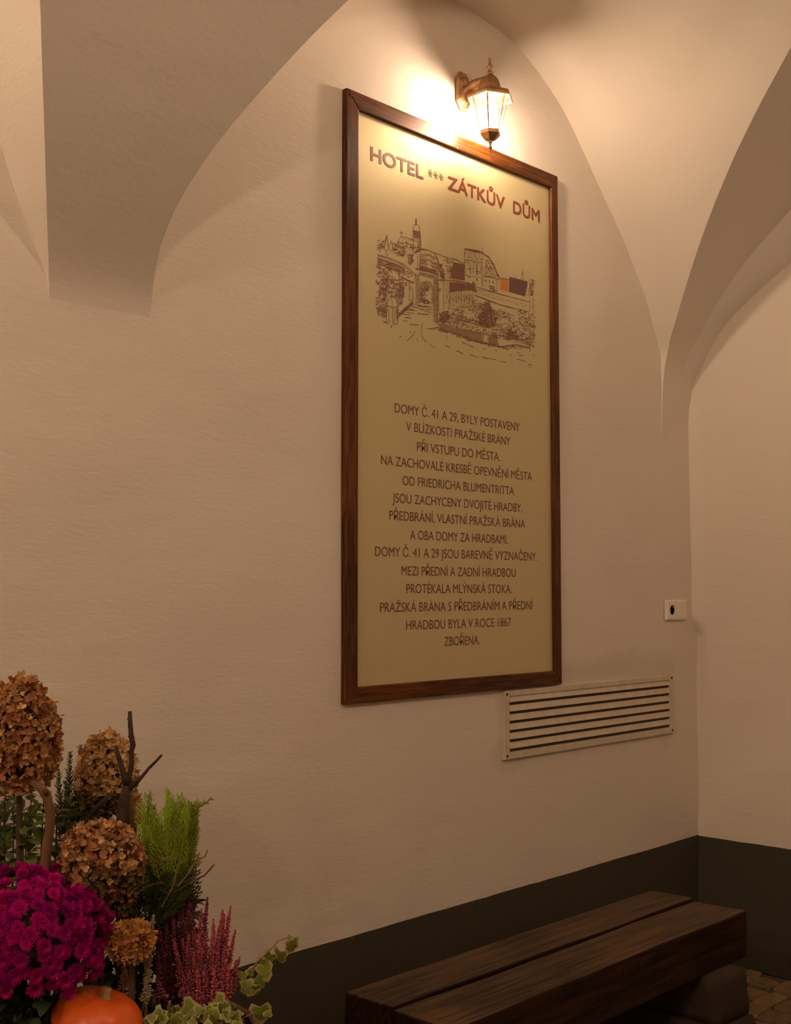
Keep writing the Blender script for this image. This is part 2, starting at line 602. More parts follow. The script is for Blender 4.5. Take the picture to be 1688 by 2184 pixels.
# the foot between the two bays leans out earlier than the one in the corner
foot_y = smooth_table([2.12, 2.16, 2.20, 2.24, 2.28, 2.34, 2.42, 2.564, 2.715, 2.839, 3.019, 3.148, 3.259, 3.38, 3.478],
                      [-0.008, -0.0065, -0.004, 0.004, 0.024, 0.070, 0.138, 0.262, 0.385, 0.485, 0.65, 0.79, 0.935, 1.13, 1.32])
GL = smooth_table([2.12, 2.195, 2.228, 2.278, 2.331, 2.415, 2.494, 2.605, 2.71, 2.90, 3.08, 3.27, 3.42, 3.478], [1.534, 1.533, 1.529, 1.514, 1.486, 1.438, 1.392, 1.328, 1.27, 1.15, 1.01, 0.79, 0.50, 0.13])
GR = smooth_table([2.12, 2.23, 2.266, 2.297, 2.337, 2.367, 2.431, 2.487, 2.564, 2.632, 2.778, 2.913, 3.09, 3.26, 3.42, 3.478], [1.824, 1.824, 1.817, 1.807, 1.795, 1.788, 1.782, 1.788, 1.807, 1.834, 1.909, 1.991, 2.12, 2.34, 2.70, 3.08])
G2 = smooth_table([2.12, 2.434, 2.564, 2.715, 2.839, 3.019, 3.148, 3.259, 3.38, 3.44, 3.478], [4.33, 4.327, 4.267, 4.174, 4.084, 3.925, 3.802, 3.682, 3.504, 3.365, 3.08])
CREASE = smooth_table([2.12, 2.577, 2.746, 2.985, 3.2, 3.478], [4.50, 4.474, 4.464, 4.475, 4.44, 4.30])
END = smooth_table([2.30, 2.366, 2.439, 2.545, 2.617, 2.713, 2.803, 3.00, 3.20, 3.40, 3.478], [0.0, 0.008, 0.057, 0.124, 0.189, 0.315, 0.453, 0.80, 1.25, 1.95, 2.40])
W_R = smooth_table([2.12, 2.434, 2.596, 2.80, 2.989, 3.152, 3.29, 3.378, 3.437, 3.471, 3.478], [4.33, 4.327, 4.252, 4.118, 3.954, 3.798, 3.648, 3.504, 3.365, 3.20, 3.08])
W_L = lambda z: 2 * 3.08 - W_R(z)
W_LB = smooth_table([2.12, 2.217, 2.313, 2.395, 2.547, 2.75, 2.98, 3.14, 3.30, 3.43, 3.478], [1.53, 1.53, 1.497, 1.458, 1.395, 1.30, 1.15, 1.0, 0.80, 0.50, 0.13])
mirror = lambda f, c: (lambda z: 2 * c - f(z))

zrows = []
z = 2.12
while z < 3.30:
    zrows.append(z)
    z += 0.02
zrows += [3.30 + i * 0.012 for i in range(15)]
zrows[-1] = 3.478


def vb(x, y, z):
    return noise.noise(Vector((x * 1.8, y * 1.8, z * 1.8 + 7))) * 0.006


def strip(mb, fa, fb, n):
    """fa(z), fb(z) -> end points of each row"""
    vs, fs = [], []
    for z in zrows:
        a, b = fa(z), fb(z)
        for i in range(n + 1):
            t = i / n
            p = a.lerp(b, t)
            k = math.sin(PI * t) if n > 1 else 0
            p.z -= vb(*p) * k
            vs.append(p)
    for j in range(len(zrows) - 1):
        for i in range(n):
            a = j * (n + 1) + i
            fs.append((a, a + 1, a + n + 2, a + n + 1))
    mb.add(vs, fs)


on_barrel = lambda f: (lambda z: Vector((f(z), -barrel_y(z), z)))
on_foot = lambda f: (lambda z: Vector((f(z), -foot_y(z), z)))
on_wall = lambda f: (lambda z: Vector((f(z), 0.012, z)))
mb = MB()
strip(mb, on_foot(GL), on_foot(GR), 12)
strip(mb, on_barrel(G2), on_barrel(CREASE), 6)
strip(mb, on_foot(lambda z: XL - 0.1), on_foot(mirror(GL, 0.13)), 8)
strip(mb, on_wall(W_R), on_barrel(G2), 12)
strip(mb, on_wall(W_L), on_foot(GR), 12)
strip(mb, on_wall(W_LB), on_foot(GL), 12)
strip(mb, on_wall(mirror(W_LB, 0.13)), on_foot(mirror(GL, 0.13)), 12)
strip(mb, on_barrel(CREASE), lambda z: Vector((XR + 0.004, -END(z), z)), 8)
top = [(1.32, 3.478), (1.5, 3.54), (1.75, 3.61), (2.1, 3.675), (2.6, 3.70), (3.1, 3.675), (3.45, 3.61), (3.7, 3.54)]
cross = top + [(5.2 - barrel_y(z), z) for z in reversed(zrows)]
vs, fs = [], []
NX = 40
for y, z in cross:
    for i in range(NX + 1):
        vs.append(Vector((XL - 0.1 + (4.75 - XL + 0.1) * i / NX, -y, z)))
for j in range(len(cross) - 1):
    for i in range(NX):
        a = j * (NX + 1) + i
        fs.append((a, a + 1, a + NX + 2, a + NX + 1))
mb.add(vs, fs)
vault = obj('ceiling', mb, M_VAULT, smooth=True)
struct(vault)
es = vault.modifiers.new('split', 'EDGE_SPLIT')
es.split_angle = math.radians(40)

# floor of split stone setts
rnd = random.Random(7)
mb = MB()
mb.grid(lambda u, v: Vector((XL - 0.05 + (4.80 - XL) * u, 0.06 - 5.4 * v, -0.004)), 4, 4)
floor = struct(obj('floor', mb, M_MORTAR))


def sett(mb, x0, x1, y0, y1, r, local=None):
    c = Vector(((x0 + x1) / 2, (y0 + y1) / 2, 0))
    h = 0.005 + r.random() * 0.006
    cs = []
    for (x, y) in ((x0, y0), (x1, y0), (x1, y1), (x0, y1)):
        cs.append(Vector((x + r.uniform(-0.018, 0.018), y + r.uniform(-0.014, 0.014), 0)))
    pts = []
    for i in range(4):
        a, b = cs[i], cs[(i + 1) % 4]
        pts += [a.lerp(b, 0.12), a.lerp(b, 0.88)]
    off = c if local else Vector((0, 0, 0))
    low = [p.lerp(c, 0.03) - off + Vector((0, 0, -0.006)) for p in pts]
    mid = [p.lerp(c, 0.05) - off + Vector((0, 0, h * 0.8)) for p in pts]
    hi = [p.lerp(c, 0.12) - off + Vector((0, 0, h + r.uniform(-0.002, 0.002))) for p in pts]
    vs = low + mid + hi
    fs = [tuple(range(16, 24))]
    for k in range(2):
        for i in range(8):
            j = (i + 1) % 8
            fs.append((k * 8 + i, k * 8 + j, (k + 1) * 8 + j, (k + 1) * 8 + i))
    mb.add(vs, fs)
    return c


rest = MB()
y = -0.004
row = 0
while y > -5.1:
    dy = rnd.uniform(0.085, 0.115)
    x = 4.535 - (row % 2) * 0.05
    while x > XL + 0.1:
        dx = rnd.uniform(0.10, 0.18)
        seen = (y > -0.95 and x > 2.9)
        if seen:
            one = MB()
            c = sett(one, x - dx, x, y - dy, y, rnd, True)
            me = make_mesh('stone', one, M_STONE)
            inst('stone', me, Matrix.Translation(c), floor)
        else:
            sett(rest, x - dx, x, y - dy, y, rnd)
        x -= dx
    y -= dy
    row += 1
pv = obj('paving', rest, M_STONE, floor)
pv['kind'] = 'stuff'

# ------------------------------------------------------------------ sign board
BX0, BX1, BZ0, BZ1 = 2.508, 3.589, 1.169, 3.0115
IX0, IX1, IZ0, IZ1 = 2.561, 3.548, 1.217, 2.960
FT = -0.019
board = thing('sign_board', 'tall framed hotel sign board with printed town drawing under the lantern', 'sign', ((BX0 + BX1) / 2, -0.01, BZ0))


def rail(name, quad, y0, y1, mat):
    m = MB()
    vs = [(x, y0, z) for x, z in quad] + [(x, y1, z) for x, z in quad]
    m.add(vs, [(0, 1, 2, 3), (7, 6, 5, 4), (0, 4, 5, 1), (1, 5, 6, 2), (2, 6, 7, 3), (3, 7, 4, 0)])
    return obj(name, m, mat, board, bevel=0.003)


rail('frame_stile', [(BX0, BZ0), (IX0, IZ0), (IX0, IZ1), (BX0, BZ1)], FT, 0.004, M_FRAMEV)
rail('frame_stile', [(IX1, IZ0), (BX1, BZ0), (BX1, BZ1), (IX1, IZ1)], FT, 0.004, M_FRAMEV)
rail('frame_rail', [(IX0, IZ1), (IX1, IZ1), (BX1, BZ1), (BX0, BZ1)], FT, 0.004, M_FRAMEH)
rail('frame_rail', [(BX0, BZ0), (BX1, BZ0), (IX1, IZ0), (IX0, IZ0)], FT, 0.004, M_FRAMEH)
PANY = -0.006
mb = MB()
mb.box((IX0 - 0.015, PANY, IZ0 - 0.015), (IX1 + 0.015, 0.004, IZ1 + 0.015))
obj('panel', mb, M_PANEL, board)
for sx, sz in ((BX0 + 0.016, BZ1 - 0.018), (BX1 - 0.016, BZ1 - 0.03), (3.02, IZ1 + 0.004)):
    mb = MB()
    mb.tube([(sx, FT - 0.0015, sz), (sx, FT + 0.003, sz)], 0.0035, 8)
    obj('screw', mb, M_HOLE if sx > 3.3 or sx < 2.6 else M_BRASS, board)


def text_mesh(body):
    cu = bpy.data.curves.new('text', 'FONT')
    cu.body = body
    cu.size = 1.0
    cu.resolution_u = 6
    o = bpy.data.objects.new('text', cu)
    COL.objects.link(o)
    dg = bpy.context.evaluated_depsgraph_get()
    dg.update()
    me = bpy.data.meshes.new_from_object(o.evaluated_get(dg))
    bpy.data.objects.remove(o, do_unlink=True)
    return me


_m = text_mesh('H')
_z = [v.co.y for v in _m.vertices]
CAPH = max(_z) - min(_z)


def lettering(body, x0, x1, zb, cap, mat, bold):
    """flat printed letters; bold letters are spread by half a stroke each way"""
    me = text_mesh(body)
    xs = [v.co.x for v in me.vertices]
    sx = (x1 - x0 - 2 * bold) / (max(xs) - min(xs))
    sz = (cap - 2 * bold) / CAPH
    mx = min(xs)
    base = [Vector((x0 + bold + (v.co.x - mx) * sx, PANY - 0.0007, zb + bold + v.co.y * sz)) for v in me.vertices]
    polys = [tuple(p.vertices) for p in me.polygons]
    bpy.data.meshes.remove(me)
    m = MB()
    if bold <= 0:
        m.add(base, polys)
    else:
        for k, (dx, dz) in enumerate(((-1, -1), (1, -1), (1, 1), (-1, 1), (0, 0), (1, 0), (-1, 0), (0, 1), (0, -1))):
            m.add([p + Vector((dx * bold, -0.00002 * k, dz * bold)) for p in base], polys)
    return obj('lettering', m, mat, board)


lettering('HOTEL', 2.624, 2.866, 2.8205, 0.045, M_TITLE, 0.0014)
lettering('ZÁTKŮV', 2.987, 3.290, 2.8195, 0.045, M_TITLE, 0.0014)
lettering('DŮM', 3.337, 3.493, 2.8195, 0.045, M_TITLE, 0.0014)
mb = MB()
for k in range(3):
    cx, cz = 2.900 + k * 0.027, 2.851
    for a in range(3):
        an = a * PI / 3 + 0.15
        dx, dz = math.cos(an) * 0.0125, math.sin(an) * 0.0145
        wx, wz = -math.sin(an) * 0.0017, math.cos(an) * 0.0017
        yy = PANY - 0.0006 - a * 0.00005
        mb.add([(cx - dx - wx, yy, cz - dz - wz), (cx + dx - wx, yy, cz + dz - wz), (cx + dx + wx, yy, cz + dz + wz), (cx - dx + wx, yy, cz - dz + wz)], [(0, 1, 2, 3)])
obj('printed_stars', mb, M_GOLD, board)
LINES = [
    ('DOMY Č. 41 A 29, BYLY POSTAVENY', 2.732, 3.367, 2.0525), ('V BLÍZKOSTI PRAŽSKÉ BRÁNY', 2.784, 3.314, 1.9995),
    ('PŘI VSTUPU DO MĚSTA.', 2.835, 3.256, 1.9405), ('NA ZACHOVALÉ KRESBĚ OPEVNĚNÍ MĚSTA', 2.671, 3.435, 1.8855),
    ('OD FRIEDRICHA BLUMENTRITTA', 2.767, 3.332, 1.8285), ('JSOU ZACHYCENY DVOJITÉ HRADBY.', 2.722, 3.377, 1.772),
    ('PŘEDBRÁNÍ, VLASTNÍ PRAŽSKÁ BRÁNA', 2.708, 3.394, 1.7175), ('A OBA DOMY ZA HRADBAMI.', 2.802, 3.295, 1.6605),
    ('DOMY Č. 41 A 29 JSOU BAREVNĚ VYZNAČENY.', 2.645, 3.462, 1.605), ('MEZI PŘEDNÍ A ZADNÍ HRADBOU', 2.763, 3.338, 1.5475),
    ('PROTÉKALA MLÝNSKÁ STOKA.', 2.785, 3.316, 1.4925), ('PRAŽSKÁ BRÁNA S PŘEDBRÁNÍM A PŘEDNÍ', 2.667, 3.434, 1.4355),
    ('HRADBOU BYLA V ROCE 1867', 2.784, 3.310, 1.3795), ('ZBOŘENA.', 2.963, 3.142, 1.324)]
for body, x0, x1, zb in LINES:
    lettering(body, x0, x1, zb, 0.0285, M_INK, 0.0)

# the printed pen drawing of the old town; points are read in a 1688x1458 enlargement of the print
rd = random.Random(21)


def dp(u, v):
    p = PY(760 + u / 3.836, 440 + v / 3.836, PANY)
    return p


pen = MB()
pen_light = MB()


def stroke(pts, w=0.0022, wob=0.0007, mb=pen):
    q = []
    P3 = [dp(*p) for p in pts]
    for i in range(len(P3) - 1):
        a, b = P3[i], P3[i + 1]
        n = max(1, int((b - a).length / 0.012))
        for k in range(n):
            q.append(a.lerp(b, k / n))
    q.append(P3[-1])
    for p in q:
        p.x += rd.uniform(-wob, wob)
        p.z += rd.uniform(-wob, wob)
    yy = PANY - 0.0004 - rd.random() * 0.0004
    vs, fs = [], []
    for i, p in enumerate(q):
        t = q[min(i + 1, len(q) - 1)] - q[max(i - 1, 0)]
        t.y = 0
        if t.length < 1e-7:
            t = Vector((1, 0, 0))
        t.normalize()
        s = Vector((-t.z, 0, t.x)) * w * 0.5 * rd.uniform(0.55, 1.25)
        vs += [Vector((p.x + s.x, yy, p.z + s.z)), Vector((p.x - s.x, yy, p.z - s.z))]
    for i in range(len(q) - 1):
        fs.append((2 * i, 2 * i + 1, 2 * i + 3, 2 * i + 2))
    mb.add(vs, fs)


def inside(p, poly):
    x, y = p
    c = False
    for i in range(len(poly)):
        x0, y0 = poly[i]
        x1, y1 = poly[i - 1]
        if (y0 > y) != (y1 > y) and x < (x1 - x0) * (y - y0) / (y1 - y0) + x0:
            c = not c
    return c


def scribble(poly, n, size=16, w=0.0020, holes=(), mb=pen):
    n = int(n * 1.6)
    w *= 0.92
    xs = [p[0] for p in poly]
    ys = [p[1] for p in poly]
    k = 0
    tries = 0
    while k < n and tries < n * 8:
        tries += 1
        c = (rd.uniform(min(xs), max(xs)), rd.uniform(min(ys), max(ys)))
        if not inside(c, poly) or any(inside(c, h) for h in holes):
            continue
        k += 1
        a0 = rd.uniform(0, 2 * PI)
        da = rd.uniform(0.7, 2.6) * rd.choice((-1, 1))
        r = rd.uniform(0.35, 1.0) * size
        pts = [(c[0] + math.cos(a0 + da * t / 4) * r * 1.25, c[1] + math.sin(a0 + da * t / 4) * r * 0.75) for t in range(5)]
        stroke(pts, w * rd.uniform(0.6, 1.5), 0.0003, mb)


def hatch(poly, ang, step, w=0.0016, jit=2.0, dash=0.0, mb=pen):
    ca, sa = math.cos(ang), math.sin(ang)
    pr = [(-sa * x + ca * y) for x, y in poly]
    s = min(pr)
    while s < max(pr):
        hits = []
        for i in range(len(poly)):
            x0, y0 = poly[i]
            x1, y1 = poly[i - 1]
            p0, p1 = -sa * x0 + ca * y0, -sa * x1 + ca * y1
            if (p0 > s) != (p1 > s):
                t = (s - p0) / (p1 - p0)
                hits.append((x0 + (x1 - x0) * t) * ca + (y0 + (y1 - y0) * t) * sa)
        hits.sort()
        for a, b in zip(hits[::2], hits[1::2]):
            segs = [(a, b)]
            if dash > 0:
                segs = []
                q = a
                while q < b:
                    e = min(b, q + dash * rd.uniform(0.4, 1.3))
                    segs.append((q, e))
                    q = e + dash * rd.uniform(0.15, 0.6)
            for q, e in segs:
                j = rd.uniform(-jit, jit)
                stroke([(q * ca - (s + j) * sa, q * sa + (s + j) * ca), (e * ca - (s + j) * sa, e * sa + (s + j) * ca)], w, 0.0003, mb)
        s += step * rd.uniform(0.7, 1.3)


def fill(poly, mb, dy=0.0003):
    mb.add([dp(*p) + Vector((0, -dy, 0)) for p in poly], [tuple(range(len(poly)))])


# church tower and spire
stroke([(492, 100), (487, 150)], 0.0045)
stroke([(492, 105), (497, 150)], 0.003)
stroke([(470, 200), (467, 172), (478, 155), (497, 148), (514, 160), (519, 185), (517, 205)])
for a in (198, 207, 216, 224, 232, 243):
    stroke([(465, a), (527, a + 14)], 0.0036)
stroke([(465, 240), (470, 340)])
stroke([(526, 240), (530, 350)], 0.003)
stroke([(500, 250), (503, 330)], 0.0016)
hatch([(505, 240), (526, 245), (530, 350), (505, 340)], 0.15, 9)
stroke([(472, 262), (500, 268), (500, 285), (472, 280), (472, 262)], 0.0016)
# church nave
stroke([(370, 200), (369, 242)])
stroke([(361, 214), (379, 217)], 0.004)
stroke([(338, 300), (356, 262), (372, 246), (464, 272)])
stroke([(345, 292), (465, 320)], 0.0015)
hatch([(375, 250), (460, 272), (462, 315), (380, 300)], 0.25, 14, 0.0012, dash=22)
# garden trees along the left
stroke([(250, 236), (240, 290), (230, 348), (246, 362), (264, 350), (258, 290), (250, 236)], 0.0026)
stroke([(240, 360), (244, 400), (262, 402), (264, 362)])
stroke([(285, 282), (300, 305), (296, 350), (280, 375), (272, 330), (285, 282)], 0.0022)
scribble([(176, 266), (222, 270), (228, 330), (210, 372), (176, 360)], 22, 14)
scribble([(300, 300), (400, 288), (420, 330), (400, 400), (380, 420), (320, 390), (290, 360)], 60, 13, 0.0026)
scribble([(440, 310), (520, 330), (540, 360), (480, 380), (450, 360)], 16, 12)
scribble([(420, 400), (462, 392), (470, 460), (430, 470)], 26, 11, 0.003)
stroke([(405, 330), (436, 300), (470, 380), (440, 440)], 0.0018)
# long wall roof at left
for a in (0, 12, 30, 40, 58, 66, 76):
    stroke([(174, 392 + a), (300, 430 + a * 1.05), (398, 480 + a * 0.9)], 0.0022 if a not in (40, 76) else 0.0034)
hatch([(176, 425), (392, 500), (380, 525), (176, 448)], 0.38, 6, 0.0013, dash=60)
stroke([(174, 470), (260, 500), (370, 545)], 0.003)
# left foliage mass
LF = [(174, 482), (255, 520), (300, 500), (360, 540), (375, 600), (380, 700), (360, 770), (330, 740), (250, 720), (240, 900), (174, 878)]
scribble(LF, 250, 18, 0.0022, holes=([(255, 520), (320, 545), (340, 590), (300, 580), (262, 560)],))
hatch([(176, 820), (240, 830), (240, 905), (176, 885)], 0.1, 8, 0.0018, dash=24)
# little gate house left of the arch
stroke([(374, 585), (384, 540), (405, 490), (440, 520), (484, 560), (472, 628), (430, 612), (374, 578)], 0.0028)
scribble([(395, 520), (460, 550), (462, 600), (385, 570)], 18, 10, 0.0016)
stroke([(376, 582), (472, 632)], 0.0048)
stroke([(386, 600), (392, 680), (390, 745)])
stroke([(432, 625), (438, 690), (434, 770), (462, 765)])
stroke([(405, 618), (404, 650), (412, 652), (412, 622)], 0.003)
stroke([(440, 680), (448, 660), (460, 670), (466, 760)], 0.003)
scribble([(372, 640), (388, 650), (392, 760), (350, 830), (345, 760)], 36, 11, 0.0026)
hatch([(350, 868), (465, 768), (468, 800), (352, 910)], -0.72, 5, 0.0028)
# gate tower
stroke([(478, 384), (500, 362), (530, 350), (590, 358), (642, 382), (668, 438)], 0.0046)
stroke([(480, 386), (520, 366), (532, 380)], 0.003)
hatch([(520, 385), (632, 392), (660, 440), (660, 545), (522, 515)], 0.20, 13, 0.0028, dash=90)
hatch([(522, 490), (655, 520), (655, 548), (522, 518)], 0.20, 5, 0.0022)
stroke([(505, 395), (500, 520)])
stroke([(522, 390), (520, 520)], 0.003)
stroke([(668, 438), (664, 960)], 0.0036)
stroke([(486, 510), (570, 528), (664, 556)], 0.0055)
stroke([(508, 548), (660, 585)], 0.0026)
stroke([(508, 560), (660, 598)], 0.0018)
hatch([(520, 530), (655, 562), (655, 580), (520, 548)], 0.2, 9, 0.002, dash=14)
for a in range(22):
    stroke([(494, 560 + a * 11), (516, 563 + a * 11)], 0.0022)
for a in range(34):
    stroke([(636, 600 + a * 10.5), (662, 604 + a * 10.5)], 0.0022)
stroke([(490, 545), (488, 795)])
stroke([(522, 600), (521, 795)])
stroke([(632, 600), (634, 940)])
stroke([(524, 792), (524, 665), (540, 628), (575, 610), (608, 626), (628, 676), (630, 800)], 0.003)
stroke([(532, 790), (533, 668), (548, 640), (575, 624), (602, 640), (618, 680), (620, 800)], 0.0016)
scribble([(534, 660), (575, 628), (612, 650), (596, 680), (572, 700), (568, 750), (600, 780), (615, 800), (530, 792)], 75, 12, 0.0028)
# roofs behind the gate
stroke([(642, 378), (720, 412), (800, 432), (884, 468)], 0.0026)
stroke([(668, 440), (700, 520), (722, 600)])
scribble([(675, 470), (700, 470), (722, 560), (715, 600), (690, 560)], 40, 11, 0.0034)
scribble([(720, 420), (800, 440), (770, 590), (735, 590), (740, 520)], 45, 12, 0.0022)
stroke([(795, 440), (818, 430), (845, 450)])
R1 = [(800, 458), (886, 474), (886, 606), (768, 590), (785, 500)]
hatch(R1, 1.35, 5, 0.0034)
hatch(R1, 0.15, 9, 0.0026)
stroke([(668, 604), (790, 606), (880, 622), (935, 632)], 0.0048)
R2 = [(762, 616), (930, 634), (972, 690), (900, 690), (762, 706)]
hatch(R2, 1.5, 5, 0.0034)
hatch(R2, 0.1, 9, 0.0028)
scribble([(930, 640), (955, 618), (975, 650), (978, 700), (945, 690)], 40, 9, 0.0036)
stroke([(672, 612), (676, 880)])
stroke([(712, 616), (716, 850)])
stroke([(758, 700), (762, 830)], 0.0018)
stroke([(682, 675), (688, 675), (688, 695), (682, 695), (682, 675)], 0.0034)
hatch([(718, 620), (758, 620), (758, 800), (718, 800)], 1.5, 12, 0.0014, dash=40)
for a in range(9):
    u = 775 + a * 22
    stroke([(u, 712 - a * 1.5), (u - 4, 745), (u + 2, 770 + (a % 3) * 9)], 0.0030)
hatch([(762, 745), (960, 720), (975, 790), (860, 815), (762, 820)], 0.5, 15, 0.0018, dash=22)
# large gabled house
stroke([(886, 350), (960, 362), (1036, 380)], 0.0085)
stroke([(888, 352), (888, 610)])
stroke([(1034, 345), (1034, 385)], 0.003)
stroke([(1036, 380), (1030, 470), (1028, 640)])
for u in (905, 925, 948, 970, 992, 1012):
    stroke([(u, 378), (u - 2, 420)], 0.0022)
stroke([(888, 438), (960, 450), (1030, 462)])
for u in (905, 960, 985):
    stroke([(u, 560), (u, 480), (u + 14, 460), (u + 30, 478), (u + 30, 560)], 0.002)
for u, v in ((925, 510), (985, 530), (925, 580), (988, 600), (1060, 608), (1092, 612), (1120, 620)):
    stroke([(u - 5, v), (u + 5, v + 2)], 0.0065)
stroke([(888, 565), (1026, 585)], 0.0018)
scribble([(890, 365), (1028, 385), (1024, 560), (890, 550)], 38, 13, 0.0012)
stroke([(1036, 382), (1088, 420), (1128, 480), (1152, 545), (1186, 604)], 0.0042)
stroke([(1060, 440), (1100, 448), (1118, 480)], 0.003)
stroke([(1052, 500), (1130, 512)], 0.003)
stroke([(1042, 572), (1110, 582), (1170, 600)], 0.0042)
hatch([(1045, 510), (1120, 518), (1150, 590), (1042, 570)], 1.1, 9, 0.0024, dash=26)
hatch([(1058, 445), (1105, 450), (1125, 505), (1056, 498)], -0.9, 11, 0.0024, dash=26)
hatch([(1110, 450), (1135, 490), (1180, 600), (1152, 590)], 1.1, 8, 0.003, dash=30)
scribble([(1085, 655), (1120, 650), (1145, 680), (1140, 702), (1100, 700)], 26, 9, 0.0024)
stroke([(1042, 590), (1036, 664)])
stroke([(1150, 605), (1152, 690)], 0.0018)
# coloured houses
orange, violet, tint = MB(), MB(), MB()
fill([(1182, 592), (1245, 598), (1246, 698), (1178, 682)], orange)
fill([(1252, 582), (1266, 578), (1402, 616), (1398, 640), (1382, 738), (1250, 700)], violet)
stroke([(1182, 585), (1246, 600)], 0.003)
stroke([(1208, 640), (1214, 650)], 0.006)
stroke([(1252, 582), (1330, 598), (1402, 618)], 0.003)
stroke([(1300, 585), (1302, 570), (1312, 590)], 0.0018)
stroke([(1362, 528), (1352, 590), (1374, 596), (1362, 528)], 0.0026)
stroke([(1400, 620), (1392, 720), (1412, 730), (1424, 640), (1412, 596)], 0.0022)
scribble([(1415, 610), (1435, 640), (1450, 720), (1430, 730)], 28, 9, 0.0024)
scribble([(1430, 592), (1456, 600), (1456, 650), (1440, 640)], 18, 8, 0.0016)
hatch([(1438, 600), (1456, 604), (1458, 1160), (1440, 1160)], 1.4, 9, 0.0018, dash=26)
# town wall
stroke([(985, 660), (1080, 690), (1170, 716), (1290, 750), (1420, 782)], 0.0026)
stroke([(980, 680), (1100, 700)], 0.0014)
stroke([(968, 728), (1040, 755), (1110, 782), (1200, 812), (1300, 838)], 0.0046)
stroke([(1300, 838), (1420, 862)], 0.002)
stroke([(1420, 730), (1420, 860)], 0.0018)
hatch([(985, 690), (1400, 790), (1400, 830), (985, 725)], 0.27, 17, 0.0011, dash=30)
# garden below the wall
BR = [(680, 880), (740, 850), (765, 815), (850, 830), (960, 770), (1030, 790), (1060, 770), (1125, 860), (1200, 850), (1280, 880), (1320, 840), (1456, 880), (1456, 1140), (1300, 1120), (1180, 1080), (1060, 1045), (900, 1000), (680, 955)]
HO = ([(875, 885), (930, 855), (985, 880), (985, 905), (900, 925)], [(1125, 930), (1200, 920), (1195, 960), (1150, 965)], [(1285, 870), (1335, 870), (1330, 920), (1285, 920)])
scribble(BR, 620, 15, 0.0021, holes=HO)
scribble([(685, 880), (740, 860), (770, 900), (745, 950), (685, 945)], 80, 11, 0.0030)
BUSH = [(1045, 800), (1072, 775), (1090, 800), (1125, 850), (1130, 900), (1160, 900), (1120, 985), (1040, 990), (1000, 960), (1010, 900), (1020, 860)]
scribble(BUSH, 210, 12, 0.0036)
scribble([(1240, 1010), (1300, 1020), (1330, 1080), (1230, 1085)], 70, 12, 0.0034)
hatch([(880, 880), (1000, 960), (860, 950), (800, 900)], 0.55, 11, 0.0028, dash=40)
# retaining wall and its foot
stroke([(662, 962), (760, 975), (870, 1004), (980, 1030), (1080, 1052), (1200, 1062), (1290, 1064)], 0.003)
stroke([(664, 990), (720, 1015), (860, 1060), (960, 1100), (1050, 1122), (1180, 1150), (1300, 1132), (1420, 1158)], 0.0048)
scribble([(664, 990), (860, 1050), (1050, 1110), (1180, 1140), (1420, 1145), (1420, 1165), (1180, 1162), (1040, 1135), (840, 1075), (664, 1012)], 110, 9, 0.0026)
fill([(670, 966), (870, 1008), (1030, 1045), (1028, 1112), (860, 1056), (690, 1004)], tint)
fill([(1078, 1072), (1110, 1062), (1155, 1072), (1160, 1135), (1085, 1128)], tint)
stroke([(1040, 1010), (1036, 1125)], 0.004)
stroke([(1075, 1130), (1078, 1078), (1110, 1060), (1158, 1072), (1162, 1140)])
stroke([(1200, 1085), (1405, 1090)], 0.004)
stroke([(1418, 1060), (1424, 1190)], 0.003)
stroke([(600, 1004), (664, 992)], 0.003)
stroke([(570, 1000), (640, 1008)], 0.002)
# stone post in the foreground
stroke([(246, 812), (262, 770), (275, 742), (318, 742), (336, 780), (344, 818), (300, 830), (246, 812)], 0.003)
stroke([(290, 742), (296, 825)], 0.0016)
stroke([(246, 815), (248, 945), (262, 960)], 0.0028)
stroke([(344, 822), (346, 900), (335, 962), (300, 968)], 0.0028)
for u in (266, 296, 312):
    stroke([(u, 835), (u + 2, 955)], 0.0022)
hatch([(322, 835), (342, 830), (344, 900), (324, 930)], 1.5, 6, 0.0022)
stroke([(222, 942), (246, 950)], 0.004)
stroke([(285, 972), (287, 995)], 0.004)
# paving strokes of the road
for pts in [[(470, 800), (540, 815), (610, 818)], [(500, 812), (620, 835)], [(450, 822), (520, 832)], [(420, 838), (470, 845)], [(520, 842), (610, 848)],
            [(400, 850), (430, 852)], [(560, 860), (615, 872)], [(412, 866), (470, 880)], [(500, 880), (590, 884)], [(440, 848), (500, 856)],
            [(380, 880), (440, 890)], [(400, 908), (450, 914)], [(380, 936), (420, 940)], [(436, 966), (520, 972)], [(540, 952), (536, 1050), (548, 1085)],
            [(556, 1090), (578, 1114)], [(482, 1018), (460, 1060), (412, 1102)], [(448, 1020), (440, 1040)], [(350, 1074), (370, 1062)],
            [(495, 1078), (508, 1112)], [(600, 1132), (648, 1158)], [(725, 1138), (762, 1152)], [(735, 1060), (748, 1090)], [(820, 1180), (875, 1206)],
            [(860, 1110), (958, 1152)], [(930, 1215), (1000, 1236)], [(1028, 1234), (1150, 1256)], [(1172, 1266), (1228, 1278)],
            [(1250, 1216), (1275, 1222)], [(1316, 1250), (1392, 1272)], [(1330, 1222), (1372, 1220)], [(1405, 1292), (1440, 1302)], [(1410, 1312), (1425, 1320)],
            [(1320, 1196), (1345, 1200)], [(1442, 1215), (1460, 1220)], [(1200, 1160), (1250, 1172)], [(1136, 1176), (1150, 1184)], [(1030, 1165), (1060, 1170)]]:
    stroke(pts, 0.0026)
obj('ink_drawing', pen, M_SKETCH, board)
obj('orange_house_print', orange, M_ORANGE, board)
obj('violet_roof_print', violet, M_PURPLE, board)
obj('shaded_wall_print', tint, M_INKLIGHT, board)


